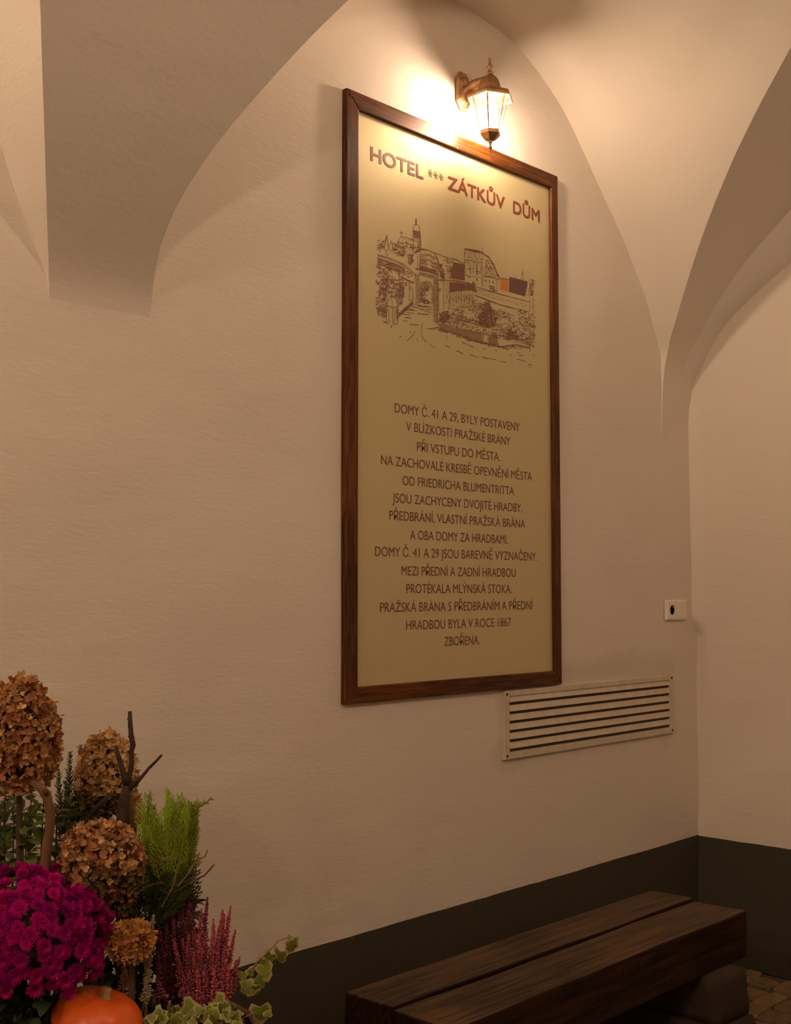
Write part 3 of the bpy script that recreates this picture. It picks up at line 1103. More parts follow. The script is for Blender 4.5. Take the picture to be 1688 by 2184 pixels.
# ------------------------------------------------------------------ wall lanterns
def lantern(label, X, Y, Z, glow, hang=None, group='wall lanterns'):
    """six-sided lantern; (X, Y, Z) is its bottom tip, face is the side of the wall it hangs on"""
    r = thing('fill_lantern' if hang else 'wall_lantern', label, 'lantern', (X, Y, Z), group)
    c = (X, Y, Z)
    H6 = PI / 6

    def lat(name, prof, mat, sides=6, rot=H6, parent=r, bev=0.0):
        m = MB()
        m.lathe(prof, c, sides, rot=rot)
        return obj(name, m, mat, parent, smooth=(sides > 10), bevel=bev)
    # pointed finial under the base
    lat('lower_finial', [(0.0, 0.0), (0.0022, 0.010), (0.0032, 0.026), (0.0022, 0.034), (0.0062, 0.038), (0.0062, 0.043), (0.0030, 0.047), (0.0048, 0.055), (0.009, 0.064), (0.005, 0.070)], M_BRASS, 12)
    lat('base_tray', [(0.008, 0.062), (0.020, 0.068), (0.035, 0.084), (0.035, 0.090), (0.034, 0.092), (0.034, 0.097), (0.030, 0.097)], M_BRASS, bev=0.0008)
    zt, zb = 0.216, 0.097
    rt, rb = 0.062, 0.033
    for k in range(6):
        a0, a1 = H6 + k * PI / 3, H6 + (k + 1) * PI / 3
        p = [Vector((X + q * math.cos(a), Y + q * math.sin(a), Z + z)) for a, q, z in ((a0, rb, zb), (a1, rb, zb), (a1, rt, zt), (a0, rt, zt))]
        m = MB()
        m.tube([p[0], p[3]], [0.0026, 0.0034], 6)
        obj('corner_bar', m, M_BRASS, r)
        nrm = ((p[1] - p[0]).cross(p[3] - p[0])).normalized() * 0.0008
        m = MB()
        m.add([q + nrm for q in p] + [q - nrm for q in p], [(0, 1, 2, 3), (7, 6, 5, 4), (0, 4, 5, 1), (1, 5, 6, 2), (2, 6, 7, 3), (3, 7, 4, 0)])
        obj('glass_pane', m, M_GLASS, r)
    # flared six-sided rim and domed cap
    lat('cap_rim', [(0.060, 0.213), (0.071, 0.209), (0.077, 0.199), (0.080, 0.199), (0.080, 0.208), (0.075, 0.217), (0.060, 0.225), (0.046, 0.230), (0.040, 0.230)], M_BRASS, bev=0.0008)
    dome = lat('domed_cap', [(0.045, 0.226), (0.043, 0.236), (0.040, 0.248), (0.034, 0.262), (0.025, 0.274), (0.014, 0.283), (0.009, 0.288)], M_BRASS, bev=0.0015)
    lat('top_finial', [(0.010, 0.284), (0.012, 0.292), (0.0065, 0.298), (0.0055, 0.306), (0.011, 0.313), (0.011, 0.316), (0.005, 0.320), (0.0042, 0.332), (0.006, 0.336), (0.0035, 0.340), (0.0, 0.346)], M_BRASS, 14)
    # bulb holder and glowing candle bulb
    lat('bulb_holder', [(0.012, 0.240), (0.014, 0.222), (0.014, 0.198), (0.011, 0.196)], M_SOCKET, 14)
    lat('bulb', [(0.010, 0.197), (0.014, 0.192), (0.022, 0.178), (0.025, 0.160), (0.025, 0.135), (0.021, 0.115), (0.010, 0.104), (0.0, 0.102)], glow, 16)
    if hang:
        m = MB()
        zz_, k = Z + 0.340, 0
        while zz_ < hang:
            ring = []
            for q in range(11):
                an = 2 * PI * q / 10
                h_, w_ = 0.013 * math.cos(an), 0.006 * math.sin(an)
                ring.append((X + (w_ if k % 2 else 0), Y + (0 if k % 2 else w_), zz_ + h_))
            m.tube(ring, 0.0016, 5, cap=False)
            zz_ += 0.021
            k += 1
        obj('chain', m, M_BRASS, r)
        return r
    # curved arm from the wall plate to the cap
    wy = 0.0
    s = abs(wy - Y)
    dirn = 1 if wy > Y else -1
    ctr = [Vector((X, Y + dirn * 0.004, Z + 0.286)), Vector((X, Y + dirn * s * 0.25, Z + 0.283)), Vector((X, Y + dirn * s * 0.5, Z + 0.284)), Vector((X, Y + dirn * s * 0.72, Z + 0.278)), Vector((X, Y + dirn * (s - 0.014), Z + 0.262))]
    m = MB()
    vs, fs = [], []
    hw = [0.009, 0.011, 0.013, 0.016, 0.020]
    hh = [0.007, 0.012, 0.017, 0.022, 0.030]
    for i, p in enumerate(ctr):
        for k in range(10):
            an = 2 * PI * k / 10
            vs.append(p + Vector((math.cos(an) * hw[i], 0, math.sin(an) * hh[i] - hh[i] * 0.6)))
    for i in range(4):
        for k in range(10):
            k2 = (k + 1) % 10
            fs.append((i * 10 + k, i * 10 + k2, (i + 1) * 10 + k2, (i + 1) * 10 + k))
    fs += [tuple(range(10)), tuple(40 + k for k in range(9, -1, -1))]
    m.add(vs, fs)
    obj('arm', m, M_BRASS, r, smooth=True)
    # long eight-sided back plate, stepped
    m = MB()
    rings = [(1.0, 0.002), (1.0, 0.008), (0.80, 0.014), (0.72, 0.010), (0.45, 0.020)]
    oct_ = [(-0.016, 0.066), (0.016, 0.066), (0.034, 0.040), (0.034, -0.040), (0.016, -0.066), (-0.016, -0.066), (-0.034, -0.040), (-0.034, 0.040)]
    vs = []
    for q, d in rings:
        for (a, b) in oct_:
            vs.append((X + a * q, wy - dirn * d, Z + 0.262 + b * (q + (1 - q) * 0.25)))
    fs = []
    for i in range(len(rings) - 1):
        for k in range(8):
            k2 = (k + 1) % 8
            fs.append((i * 8 + k, i * 8 + k2, (i + 1) * 8 + k2, (i + 1) * 8 + k))
    fs += [tuple(range(7, -1, -1)), tuple((len(rings) - 1) * 8 + k for k in range(8))]
    m.add(vs, fs)
    obj('wall_plate', m, M_BRASS, r, bevel=0.001)
    return r


G_MAIN = glow_mat('bulb_glow', LAMP_E)
G_BAY = glow_mat('bay_bulb_glow', BAY_E)
G_FAR = glow_mat('far_fill_glow', FAR_E)
G_LEFT = glow_mat('left_fill_glow', LEFT_E)
lantern('lit brass six-sided lantern on the wall above the framed sign', 3.067, -0.122, 2.910, G_MAIN)
lantern('lit brass lantern in the next bay, out of view to the left', 0.13, -0.122, 2.910, G_BAY)
lantern('added fill lantern hanging on a chain behind the viewer, the left of the two there', 0.1, -2.8, 3.18, G_FAR, hang=3.71, group='added fill lanterns')  # this pair is added, unseen, to fill light onto the walls
lantern('added fill lantern hanging on a chain behind the viewer, the right of the two there', 2.0, -2.8, 3.18, G_FAR, hang=3.71, group='added fill lanterns')
lantern('added fill lantern hanging on a chain down the passage to the left, the nearer one', -2.3, -2.2, 3.05, G_LEFT, hang=3.67, group='added fill lanterns')  # this pair is added, unseen, to bring light from the left
lantern('added fill lantern hanging on a chain down the passage to the left, the farther one', -3.9, -2.2, 3.05, G_LEFT, hang=3.67, group='added fill lanterns')

# ------------------------------------------------------------------ wall socket
so = thing('wall_socket', 'ivory double wall socket with one round recess, right of the sign', 'socket', (4.405, 0, 1.381))
mb = MB()
mb.box((4.322, -0.009, 1.381), (4.484, 0.002, 1.463))
obj('base_plate', mb, M_SOCKET, so, bevel=0.004)
# left half: square insert with a round well
mb = MB()
N = 24
cx, cz, rr = 4.362, 1.422, 0.0205
sq, ci, cb = [], [], []
for k in range(N):
    an = 2 * PI * k / N
    c_, s_ = math.cos(an), math.sin(an)
    q = 0.034 / max(abs(c_), abs(s_))
    sq.append((cx + c_ * q, -0.014, cz + s_ * q))
    ci.append((cx + c_ * rr, -0.014, cz + s_ * rr))
    cb.append((cx + c_ * rr * 0.94, -0.0095, cz + s_ * rr * 0.94))
sqb = [(x, -0.008, z) for x, y_, z in sq]
fs = []
for k in range(N):
    j = (k + 1) % N
    fs += [(N * 0 + k, N * 1 + k, N * 1 + j, N * 0 + j), (N * 1 + k, N * 2 + k, N * 2 + j, N * 1 + j), (N * 3 + k, N * 0 + k, N * 0 + j, N * 3 + j)]
mb.add(sq + ci + cb + sqb, fs)
ins = obj('socket_insert', mb, M_SOCKET, so)
mb = MB()
mb.lathe([(0.0, 0.0), (0.0195, 0.0)], (0, 0, 0), 20)
for v in mb.v:
    v.x, v.y, v.z = cx + v.x, -0.0097, cz + v.y
obj('socket_well', mb, simple('well_shade_plastic', (0.34, 0.28, 0.21), 0.5), ins)
for dx, dz, m_, r_ in ((0, 0.0105, M_PIN, 0.0028), (-0.0095, -0.001, M_HOLE, 0.0024), (0.0095, -0.001, M_HOLE, 0.0024)):
    mb = MB()
    mb.tube([(cx + dx, -0.0150 if m_ is M_PIN else -0.0102, cz + dz), (cx + dx, -0.0085, cz + dz)], r_, 10)
    obj('earth_pin' if m_ is M_PIN else 'contact_hole', mb, m_, ins)
mb = MB()
mb.add([(4.407, -0.013, 1.389), (4.476, -0.011, 1.389), (4.476, -0.011, 1.456), (4.407, -0.016, 1.456), (4.407, -0.008, 1.389), (4.476, -0.008, 1.389), (4.476, -0.008, 1.456), (4.407, -0.008, 1.456)],
       [(0, 1, 2, 3), (7, 6, 5, 4), (0, 4, 5, 1), (1, 5, 6, 2), (2, 6, 7, 3), (3, 7, 4, 0)])
obj('switch_rocker', mb, M_SOCKET, so, bevel=0.002)

# ------------------------------------------------------------------ ventilation grille
gr = thing('vent_grille', 'wide painted metal ventilation grille with sloping slats low on the wall', 'grille', (3.815, 0, 0.925))
gx0, gx1, gz0, gz1 = 3.266, 4.362, 0.932, 1.163
bd, gt = 0.028, -0.012
for (a, b, c_, d) in ((gx0, gz0, gx0 + bd, gz1), (gx1 - bd, gz0, gx1, gz1), (gx0 + bd, gz0, gx1 - bd, gz0 + 0.024), (gx0 + bd, gz1 - 0.020, gx1 - bd, gz1)):
    mb = MB()
    mb.box((a, gt, b), (c_, 0.003, d))
    obj('frame_bar', mb, M_GRILLE, gr, bevel=0.002)
mb = MB()
mb.box((gx0 + bd, -0.004, gz0 + 0.02), (gx1 - bd, -0.0005, gz1 - 0.018))
obj('dark_backing', mb, M_GAP, gr)
zz0, zz1 = gz0 + 0.024, gz1 - 0.020
ns = 6
pit = (zz1 - zz0) / ns
for k in range(ns):
    zt = zz1 - k * pit
    prof = [(-0.0045, zt), (-0.0060, zt + 0.001), (-0.0135, zt - pit * 0.54), (-0.0135, zt - pit * 0.62), (-0.0115, zt - pit * 0.62), (-0.0040, zt - 0.004)]
    mb = MB()
    n6 = len(prof)
    vs = [(gx0 + bd + 0.001, a, b) for a, b in prof] + [(gx1 - bd - 0.001, a, b) for a, b in prof]
    fs = [(i, (i + 1) % n6, n6 + (i + 1) % n6, n6 + i) for i in range(n6)] + [tuple(range(n6 - 1, -1, -1)), tuple(range(n6, 2 * n6))]
    mb.add(vs, fs)
    obj('slat', mb, M_GRILLE, gr)
for sx in (gx0 + 0.013, gx1 - 0.013):
    for sz in (gz0 + 0.012, gz1 - 0.012):
        mb = MB()
        mb.tube([(sx, gt - 0.0015, sz), (sx, gt + 0.002, sz)], 0.0045, 8)
        obj('screw', mb, M_HOOP, gr)

# ------------------------------------------------------------------ bench of two heavy timbers on stone blocks
bench = thing('timber_bench', 'low dark bench of two thick timbers on rough blocks along the wall', 'bench', (3.04, -0.42, 0))


def beam(x0, x1, y0, y1, z0, z1, seed):
    m = MB()
    nx = 40
    sec = []
    for i in range(9):
        a = i / 8
        sec.append((y0 + (y1 - y0) * a, z0))
    sec = [(y0, z0), ((y0 + y1) / 2, z0), (y1, z0), (y1, (z0 + z1) / 2), (y1, z1), (y1 * 0.66 + y0 * 0.34, z1), (y1 * 0.34 + y0 * 0.66, z1), (y0, z1), (y0, (z0 + z1) / 2)]
    n9 = len(sec)
    vs, fs = [], []
    for i in range(nx + 1):
        x = x0 + (x1 - x0) * i / nx
        for k, (yy, zz) in enumerate(sec):
            d = noise.noise(Vector((x * 3.1, k * 1.9 + seed, seed))) * 0.005
            e = noise.noise(Vector((x * 2.3, k * 2.7 + seed, seed + 4))) * 0.004
            vs.append(Vector((x + (noise.noise(Vector((yy * 9, zz * 9, seed))) * 0.01 if i in (0, nx) else 0), yy + d, zz + e)))
    for i in range(nx):
        for k in range(n9):
            k2 = (k + 1) % n9
            fs.append((i * n9 + k, i * n9 + k2, (i + 1) * n9 + k2, (i + 1) * n9 + k))
    fs += [tuple(range(n9 - 1, -1, -1)), tuple(nx * n9 + k for k in range(n9))]
    m.add(vs, fs)
    # the sides take a darker timber: their shade is painted into the colour
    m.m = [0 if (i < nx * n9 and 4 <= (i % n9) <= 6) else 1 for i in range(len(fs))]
    return obj('beam', m, [M_BEAM, M_BEAMSHADE], bench, bevel=0.005, seg=2)


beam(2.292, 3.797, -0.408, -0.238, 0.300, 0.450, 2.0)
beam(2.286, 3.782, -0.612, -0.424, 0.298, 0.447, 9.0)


def block(x0, x1, y0, y1, z0, z1, seed):
    m = MB()
    bm = bmesh.new()
    bmesh.ops.create_cube(bm, size=1.0)
    bmesh.ops.subdivide_edges(bm, edges=bm.edges[:], cuts=5, use_grid_fill=True)
    c = Vector(((x0 + x1) / 2, (y0 + y1) / 2, (z0 + z1) / 2))
    s = Vector((x1 - x0, y1 - y0, z1 - z0))
    for v in bm.verts:
        p = v.co * 2
        e = sorted([abs(p.x), abs(p.y), abs(p.z)])
        k = 1 - 0.025 * max(0, (e[1] - 0.75) / 0.25) - 0.015 * max(0, (e[0] - 0.7) / 0.3)
        q = Vector((v.co.x * s.x, v.co.y * s.y, v.co.z * s.z)) * k
        q += Vector((noise.noise(q * 9 + Vector((seed, 0, 0))), noise.noise(q * 9 + Vector((0, seed, 0))), noise.noise(q * 9 + Vector((0, 0, seed))) * 0.2)) * 0.012
        v.co = c + q
    bm.verts.ensure_lookup_table()
    m.add([v.co.copy() for v in bm.verts], [tuple(v.index for v in f.verts) for f in bm.faces])
    bm.free()
    return obj('support_block', m, M_BLOCK, bench, smooth=True)


for bx in (3.50, 2.50):
    block(bx, bx + 0.185, -0.672, -0.20, 0.150, 0.300, bx + 1)
    block(bx - 0.01, bx + 0.195, -0.685, -0.20, 0.006, 0.152, bx + 5)

# ------------------------------------------------------------------ planter barrel and what grows in it
BC = Vector((1.40, -0.455, 0))
SOIL = 0.60
planter = thing('barrel_planter', 'dark oak half-barrel planter filled with autumn plants, against the wall', 'planter', (BC.x, BC.y, 0))
NST = 20


def br(z):
    return 0.325 + 0.03 * math.sin(PI * min(1, z / 0.62) * 0.9)


for k in range(NST):
    a0, a1 = 2 * PI * k / NST + 0.012, 2 * PI * (k + 1) / NST - 0.012
    vs, fs = [], []
    hs = [0.012, 0.15, 0.30, 0.45, 0.61]
    for z in hs:
        for (an, dr) in ((a0, 0), (a1, 0), (a1, -0.022), (a0, -0.022)):
            r_ = br(z) + dr
            vs.append(BC + Vector((math.cos(an) * r_, math.sin(an) * r_, z)))
    for j in range(len(hs) - 1):
        for i in range(4):
            i2 = (i + 1) % 4
            fs.append((j * 4 + i, j * 4 + i2, j * 4 + 4 + i2, j * 4 + 4 + i))
    fs += [(3, 2, 1, 0), (16, 17, 18, 19)]
    mb = MB()
    mb.add(vs, fs)
    obj('stave', mb, M_BARREL, planter, bevel=0.002, seg=1)
for z in (0.08, 0.28, 0.52):
    mb = MB()
    mb.lathe([(br(z) + 0.001, z), (br(z) + 0.005, z), (br(z + 0.03) + 0.005, z + 0.03), (br(z + 0.03) + 0.001, z + 0.03)], BC, 48)
    obj('hoop', mb, M_HOOP, planter, smooth=False)
mb = MB()
mb.lathe([(0.0, 0.006), (br(0) - 0.012, 0.006), (br(0) - 0.012, 0.03), (0.0, 0.03)], BC, 32)
obj('barrel_bottom', mb, M_BARREL, planter)
mb = MB()
vs, fs = [BC + Vector((0, 0, SOIL + 0.03))], []
for j in range(1, 9):
    for k in range(32):
        an = 2 * PI * k / 32
        r_ = (br(SOIL) - 0.024) * j / 8
        p = BC + Vector((math.cos(an) * r_, math.sin(an) * r_, SOIL))
        p.z += 0.03 * (1 - (j / 8) ** 2) + noise.noise(p * 14) * 0.012
        vs.append(p)
for k in range(32):
    fs.append((0, 1 + k, 1 + (k + 1) % 32))
for j in range(7):
    for k in range(32):
        k2 = (k + 1) % 32
        fs.append((1 + j * 32 + k, 1 + (j + 1) * 32 + k, 1 + (j + 1) * 32 + k2, 1 + j * 32 + k2))
n0 = len(vs)
for k in range(32):
    an = 2 * PI * k / 32
    r_ = br(0.5) - 0.026
    vs.append(BC + Vector((math.cos(an) * r_, math.sin(an) * r_, 0.5)))
for k in range(32):
    k2 = (k + 1) % 32
    fs.append((1 + 7 * 32 + k, n0 + k, n0 + k2, 1 + 7 * 32 + k2))
fs.append(tuple(n0 + k for k in range(31, -1, -1)))
mb.add(vs, fs)
so_ = obj('soil', mb, M_SOIL, planter, smooth=True)
so_['kind'] = 'stuff'


def root_at(px, depth, z=None):
    """a rooting point on the soil below a column of the picture, kept inside the barrel"""
    p = P(px, 2150, depth)
    d = Vector((p.x - BC.x, p.y - BC.y, 0))
    if d.length > 0.27:
        d = d.normalized() * 0.27
    return Vector((BC.x + d.x, BC.y + d.y, SOIL + 0.005))


def curve_pts(a, b, bend, n=8):
    a, b = Vector(a), Vector(b)
    m = (a + b) / 2 + Vector(bend)
    return [a * (1 - t) ** 2 + m * (2 * t * (1 - t)) + b * t * t for t in [i / n for i in range(n + 1)]]


rp_ = random.Random(5)


# --- floret variants shared by the dried hydrangeas
def floret_mesh(mat, seed, narrow=1.0):
    r = random.Random(seed)
    m = MB()
    for k in range(4):
        an = k * PI / 2 + r.uniform(-0.25, 0.25)
        L = r.uniform(0.8, 1.15)
        wd = 0.42 * narrow * r.uniform(0.85, 1.15)
        cup = r.uniform(0.15, 0.85)
        tw = r.uniform(-0.25, 0.25)
        pts = [(0.0, 0.0, 0.0), (0.35, wd, 0.05 + tw), (0.80, wd * 0.95, cup * 0.7 + tw), (1.05, 0.0, cup), (0.80, -wd * 0.95, cup * 0.7 - tw), (0.35, -wd, 0.05 - tw), (0.6, 0.0, cup * 0.25 - 0.05)]
        ca, sa = math.cos(an), math.sin(an)
        vs = [((x * ca - y * sa) * L, (x * sa + y * ca) * L, z * L) for x, y, z in pts]
        m.add(vs, [(0, 5, 6), (0, 6, 1), (1, 6, 2), (2, 6, 3), (3, 6, 4), (4, 6, 5)])
    return make_mesh('floret', m, mat, smooth=True)


FL_BROWN = [floret_mesh(M_BROWNPET, s) for s in range(5)]
FL_TAN = [floret_mesh(M_TANPET, 20 + s) for s in range(5)]
FL_OLIVE = [floret_mesh(M_OLIVEPET, 40 + s) for s in range(4)]
FL_GOLD = [floret_mesh(M_GOLDPET, 60 + s, 0.75) for s in range(4)]


def hydrangea(label, c, rx, rz, n, size, kinds, root, stem_mat=M_STEM, cone=0.0, lean=(0, 0, 0), seed=1):
    r = random.Random(seed)
    t = thing('dried_hydrangea', label, 'dried flower', root, 'dried hydrangea heads in the planter')
    c = Vector(c)
    m = MB()
    m.tube(curve_pts(root, c - Vector((0, 0, rz * 0.2)), lean), [0.006] * 9, 7)
    obj('stem', m, stem_mat, t, smooth=True)

    def shape(d, k):
        zz = d.z
        w = 1 - cone * max(0, zz) * 0.55
        k *= 1 + 0.16 * noise.noise(d * 1.7 + Vector((seed, 0, 0))) + 0.07 * noise.noise(d * 4.5 + Vector((0, seed, 0)))
        return c + Vector((d.x * rx * w, d.y * rx * w, d.z * rz)) * k
    m = MB()
    vs, fs = [], []
    for j in range(9):
        for k in range(14):
            th, ph = PI * j / 8, 2 * PI * k / 14
            d = Vector((math.sin(th) * math.cos(ph), math.sin(th) * math.sin(ph), math.cos(th)))
            vs.append(shape(d, 0.74 + 0.05 * noise.noise(d * 4)))
    for j in range(8):
        for k in range(14):
            k2 = (k + 1) % 14
            fs.append((j * 14 + k, j * 14 + k2, j * 14 + 14 + k2, j * 14 + 14 + k))
    m.add(vs, fs)
    obj('head_core', m, M_CORE, t, smooth=True)
    g = PI * (3 - math.sqrt(5))
    for i in range(n):
        zz = 1 - 2 * (i + 0.5) / n
        rr_ = math.sqrt(1 - zz * zz)
        d = Vector((math.cos(g * i) * rr_, math.sin(g * i) * rr_, zz))
        d = (d + Vector((r.uniform(-1, 1), r.uniform(-1, 1), r.uniform(-1, 1))) * 0.08).normalized()
        p = shape(d, r.uniform(0.84, 1.0) + 0.05 * noise.noise(d * 5 + c))
        nrm = Vector((d.x / rx, d.y / rx, d.z / rz)).normalized()
        nrm = (nrm + Vector((r.uniform(-1, 1), r.uniform(-1, 1), r.uniform(-1, 1))) * 0.8).normalized()
        me = r.choice(kinds(d))
        inst('floret', me, frame_mat(p, nrm, r.uniform(0, 6.28), size * r.uniform(0.7, 1.15)), t)
    # the crowded florets deeper in the head, too many and too hidden to tell apart
    m = MB()
    pal = []
    for i in range(int(n * 3.0)):
        d = Vector((r.gauss(0, 1), r.gauss(0, 1), r.gauss(0, 1))).normalized()
        me = r.choice(kinds(d))
        if me.materials[0] not in pal:
            pal.append(me.materials[0])
        nrm = (d + Vector((r.uniform(-1, 1), r.uniform(-1, 1), r.uniform(-1, 1))) * 0.9).normalized()
        mt = frame_mat(shape(d, r.uniform(0.76, 0.97)), nrm, r.uniform(0, 6.28), size * r.uniform(0.65, 1.0))
        m.add([mt @ v.co for v in me.vertices], [tuple(p_.vertices) for p_ in me.polygons], pal.index(me.materials[0]))
    q = obj('inner_florets', m, pal, t, smooth=True)
    q['kind'] = 'stuff'
    return t


c1 = P(42, 1568, 2.42)
hydrangea('large dried brown hydrangea head, tallest and at the far left', c1, 0.086, 0.117, 300, 0.0098, lambda d: FL_BROWN if rp_.random() < 0.8 else FL_TAN, root_at(40, 2.42), cone=0.35, seed=3)
c2 = P(228, 1652, 2.62)
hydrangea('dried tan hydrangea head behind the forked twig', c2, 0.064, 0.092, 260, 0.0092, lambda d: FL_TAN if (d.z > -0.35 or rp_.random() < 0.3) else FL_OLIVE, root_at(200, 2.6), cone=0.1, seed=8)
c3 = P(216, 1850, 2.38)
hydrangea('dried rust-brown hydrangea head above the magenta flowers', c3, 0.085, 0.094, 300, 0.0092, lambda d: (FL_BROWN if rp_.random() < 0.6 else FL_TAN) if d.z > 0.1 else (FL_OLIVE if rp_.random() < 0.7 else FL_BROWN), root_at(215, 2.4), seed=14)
c4 = P(280, 2008, 2.30)
hydrangea('small golden dried hydrangea head beside the pink heather', c4, 0.042, 0.036, 120, 0.0100, lambda d: FL_GOLD if (d.z > -0.3 or rp_.random() < 0.4) else FL_TAN, root_at(285, 2.32), seed=23)


# --- leaves
def leaf_mesh(mat, L=1.0, W=0.32, curl=0.2, name='leaf'):
    m = MB()
    prof = [(0.0, 0.02), (0.18, 0.55), (0.42, 1.0), (0.68, 0.85), (0.88, 0.45), (1.0, 0.0)]
    vs = []
    for t, w in prof:
        z = curl * math.sin(t * PI) - curl * t * t
        vs += [(t * L, -w * W, z + abs(w) * 0.10 * W), (t * L, 0, z), (t * L, w * W, z + abs(w) * 0.10 * W)]
    fs = []
    for i in range(len(prof) - 1):
        a = i * 3
        fs += [(a, a + 3, a + 4, a + 1), (a + 1, a + 4, a + 5, a + 2)]
    m.add(vs, fs)
    return make_mesh(name, m, mat, smooth=True)


def leaf_mat(p, direction, up=(0, 0, 1), s=1.0, roll=0.0):
    x = Vector(direction).normalized()
    u = Vector(up)
    y = u.cross(x)
    if y.length < 0.05:
        y = Vector((0, 1, 0)).cross(x)
    y.normalize()
    z = x.cross(y)
    r = Matrix((x, y, z)).transposed() @ Matrix.Rotation(roll, 3, 'X')
    return Matrix.Translation(Vector(p)) @ (r * s).to_4x4()


LF_BOX = leaf_mesh(M_BOXLEAF, 1.0, 0.30, 0.15)
LF_YEL = leaf_mesh(M_YELLEAF, 1.0, 0.34, 0.2)
LF_DARK = leaf_mesh(M_DKLEAF, 1.0, 0.34, 0.25)

# --- leafy shrub behind the mums at the far left
sh = thing('leafy_shrub', 'green small-leaved shrub under the largest dried hydrangea', 'shrub', root_at(60, 2.5))
rs = random.Random(11)
for px, top, dp_, lx in ((16, 1690, 2.46, -6), (40, 1672, 2.50, 4), (62, 1690, 2.44, 6), (86, 1700, 2.52, 8), (-12, 1700, 2.48, -5), (140, 1720, 2.56, 10), (158, 1745, 2.58, 12), (118, 1735, 2.56, 4), (28, 1740, 2.52, 2), (72, 1745, 2.55, -4), (-2, 1735, 2.5, 3), (50, 1760, 2.47, 8), (10, 1770, 2.56, -3)):
    a = root_at(px, dp_)
    b = P(px + lx, top, dp_)
    pts = curve_pts(a, b, (rs.uniform(-0.02, 0.02), rs.uniform(-0.02, 0.02), 0), 14)
    m = MB()
    m.tube(pts, [0.0026 - 0.0001 * i for i in range(len(pts))], 5)
    st = obj('branch', m, M_STEM, sh)
    tot = (b - a).length
    nn = int(tot * 0.62 / 0.019)
    for i in range(nn):
        t = 1 - i * 0.019 / tot
        q = a.lerp(b, t) + (pts[min(14, int(t * 14))] - a.lerp(b, int(t * 14) / 14)) * 0.9
        base = i * 1.5708 + rs.uniform(-0.3, 0.3)
        q = q + Vector((rs.uniform(-1, 1), rs.uniform(-1, 1), 0)) * 0.006
        for s in (0, PI):
            an = base + s + rs.uniform(-0.5, 0.5)
            q = q + Vector((0, 0, rs.uniform(-0.006, 0.006)))
            d = Vector((math.cos(an), math.sin(an), rs.uniform(-0.1, 0.9)))
            me = LF_YEL if (i > nn * 0.72 and rs.random() < 0.35) else LF_BOX
            inst('leaf', me, leaf_mat(q, d, s=rs.uniform(0.030, 0.050)), sh)
        if i == 0:
            inst('leaf', LF_BOX, leaf_mat(q, (0.1, 0, 1), s=0.026), sh)

# --- dark fine-leaved conifer between the dried heads
def sprig(m, a, b, n, length, thick, r, flat=None, droop=0.0, tip=0.25):
    """a main shoot with many small tapered side shoots"""
    pts = curve_pts(a, b, (r.uniform(-0.01, 0.01), r.uniform(-0.01, 0.01), r.uniform(-0.005, 0.01)), 8)
    m.tube(pts, [thick * (1.1 - 0.09 * i) for i in range(9)], 4)
    ax = (b - a).normalized()
    side = flat if flat is not None else ax.cross(FWD).normalized()
    out = ax.cross(side).normalized()
    for i in range(n):
        t = 0.12 + 0.88 * i / n
        j = t * 8
        k = min(7, int(j))
        p = pts[k].lerp(pts[k + 1], j - k)
        for s in (-1, 1):
            L = length * (1 - t * (1 - tip)) * r.uniform(0.7, 1.2)
            d = (ax * r.uniform(0.8, 1.2) + side * s * r.uniform(0.5, 0.9) + out * r.uniform(-0.45, 0.45)).normalized()
            q = p + d * L
            q.z -= droop * L
            m.tube([p, p.lerp(q, 0.55) + ax * L * 0.04, q], [thick * 0.75, thick * 0.7, thick * 0.2], 3, cap=False)
            for w in range(3):
                u = 0.25 + 0.22 * w
                p2 = p.lerp(q, u)
                d2 = (d + side * r.choice((-1, 1)) * 0.6 + out * r.uniform(-0.6, 0.6)).normalized()
                m.tube([p2, p2 + d2 * L * r.uniform(0.22, 0.4)], [thick * 0.65, thick * 0.15], 3, cap=False)


fe = thing('dark_conifer', 'dark green fine-leaved conifer between the two taller dried hydrangeas', 'shrub', root_at(150, 2.66))
rf = random.Random(31)
for px, py in ((125, 1640), (150, 1602), (172, 1588), (140, 1665), (165, 1640), (185, 1650), (130, 1700), (118, 1720), (150, 1720), (178, 1700), (200, 1720), (160, 1760)):
    dd = 2.68 + rf.uniform(-0.03, 0.03)
    b = P(px, py, dd)
    a = P(150 + (px - 150) * 0.5, py + 170, dd)
    m = MB()
    sprig(m, a, b, 26, 0.030, 0.0019, rf)
    obj('sprig', m, M_FERN, fe)
a = root_at(150, 2.66)
m = MB()
for px in (140, 152, 168):
    m.tube(curve_pts(a, P(px, 1700, 2.68), (0, 0, 0)), [0.004] * 9, 5)
obj('stem', m, M_TWIG, fe)

# --- peeled tan branch and the dark forked twig
t = thing('bare_branch', 'thick peeled tan branch standing beside the largest dried hydrangea', 'branch', root_at(95, 2.36))
m = MB()
pp = [P(60, 1660, 2.37), P(84, 1678, 2.365), P(99, 1694, 2.36), P(106, 1722, 2.36), P(107, 1765, 2.36), P(101, 1800, 2.36), P(96, 1850, 2.36), P(93, 1910, 2.36), root_at(95, 2.36)]
m.tube(pp, [0.007, 0.0085, 0.0095, 0.0092, 0.009, 0.0098, 0.010, 0.010, 0.010], 10)
obj('stalk', m, M_TANBARK, t, smooth=True)
m = MB()
m.tube([P(99, 1694, 2.355), P(96, 1684, 2.345), P(90, 1676, 2.34)], [0.006, 0.005, 0.003], 8)
obj('side_stub', m, M_TANBARK, t, smooth=True)

t = thing('forked_twig', 'dark forked twig rising highest in front of the tan dried hydrangea', 'branch', root_at(262, 2.5))


def wob(pts, r, a):
    return [p + Vector((r.uniform(-a, a), r.uniform(-a, a), r.uniform(-a, a))) for p in pts]


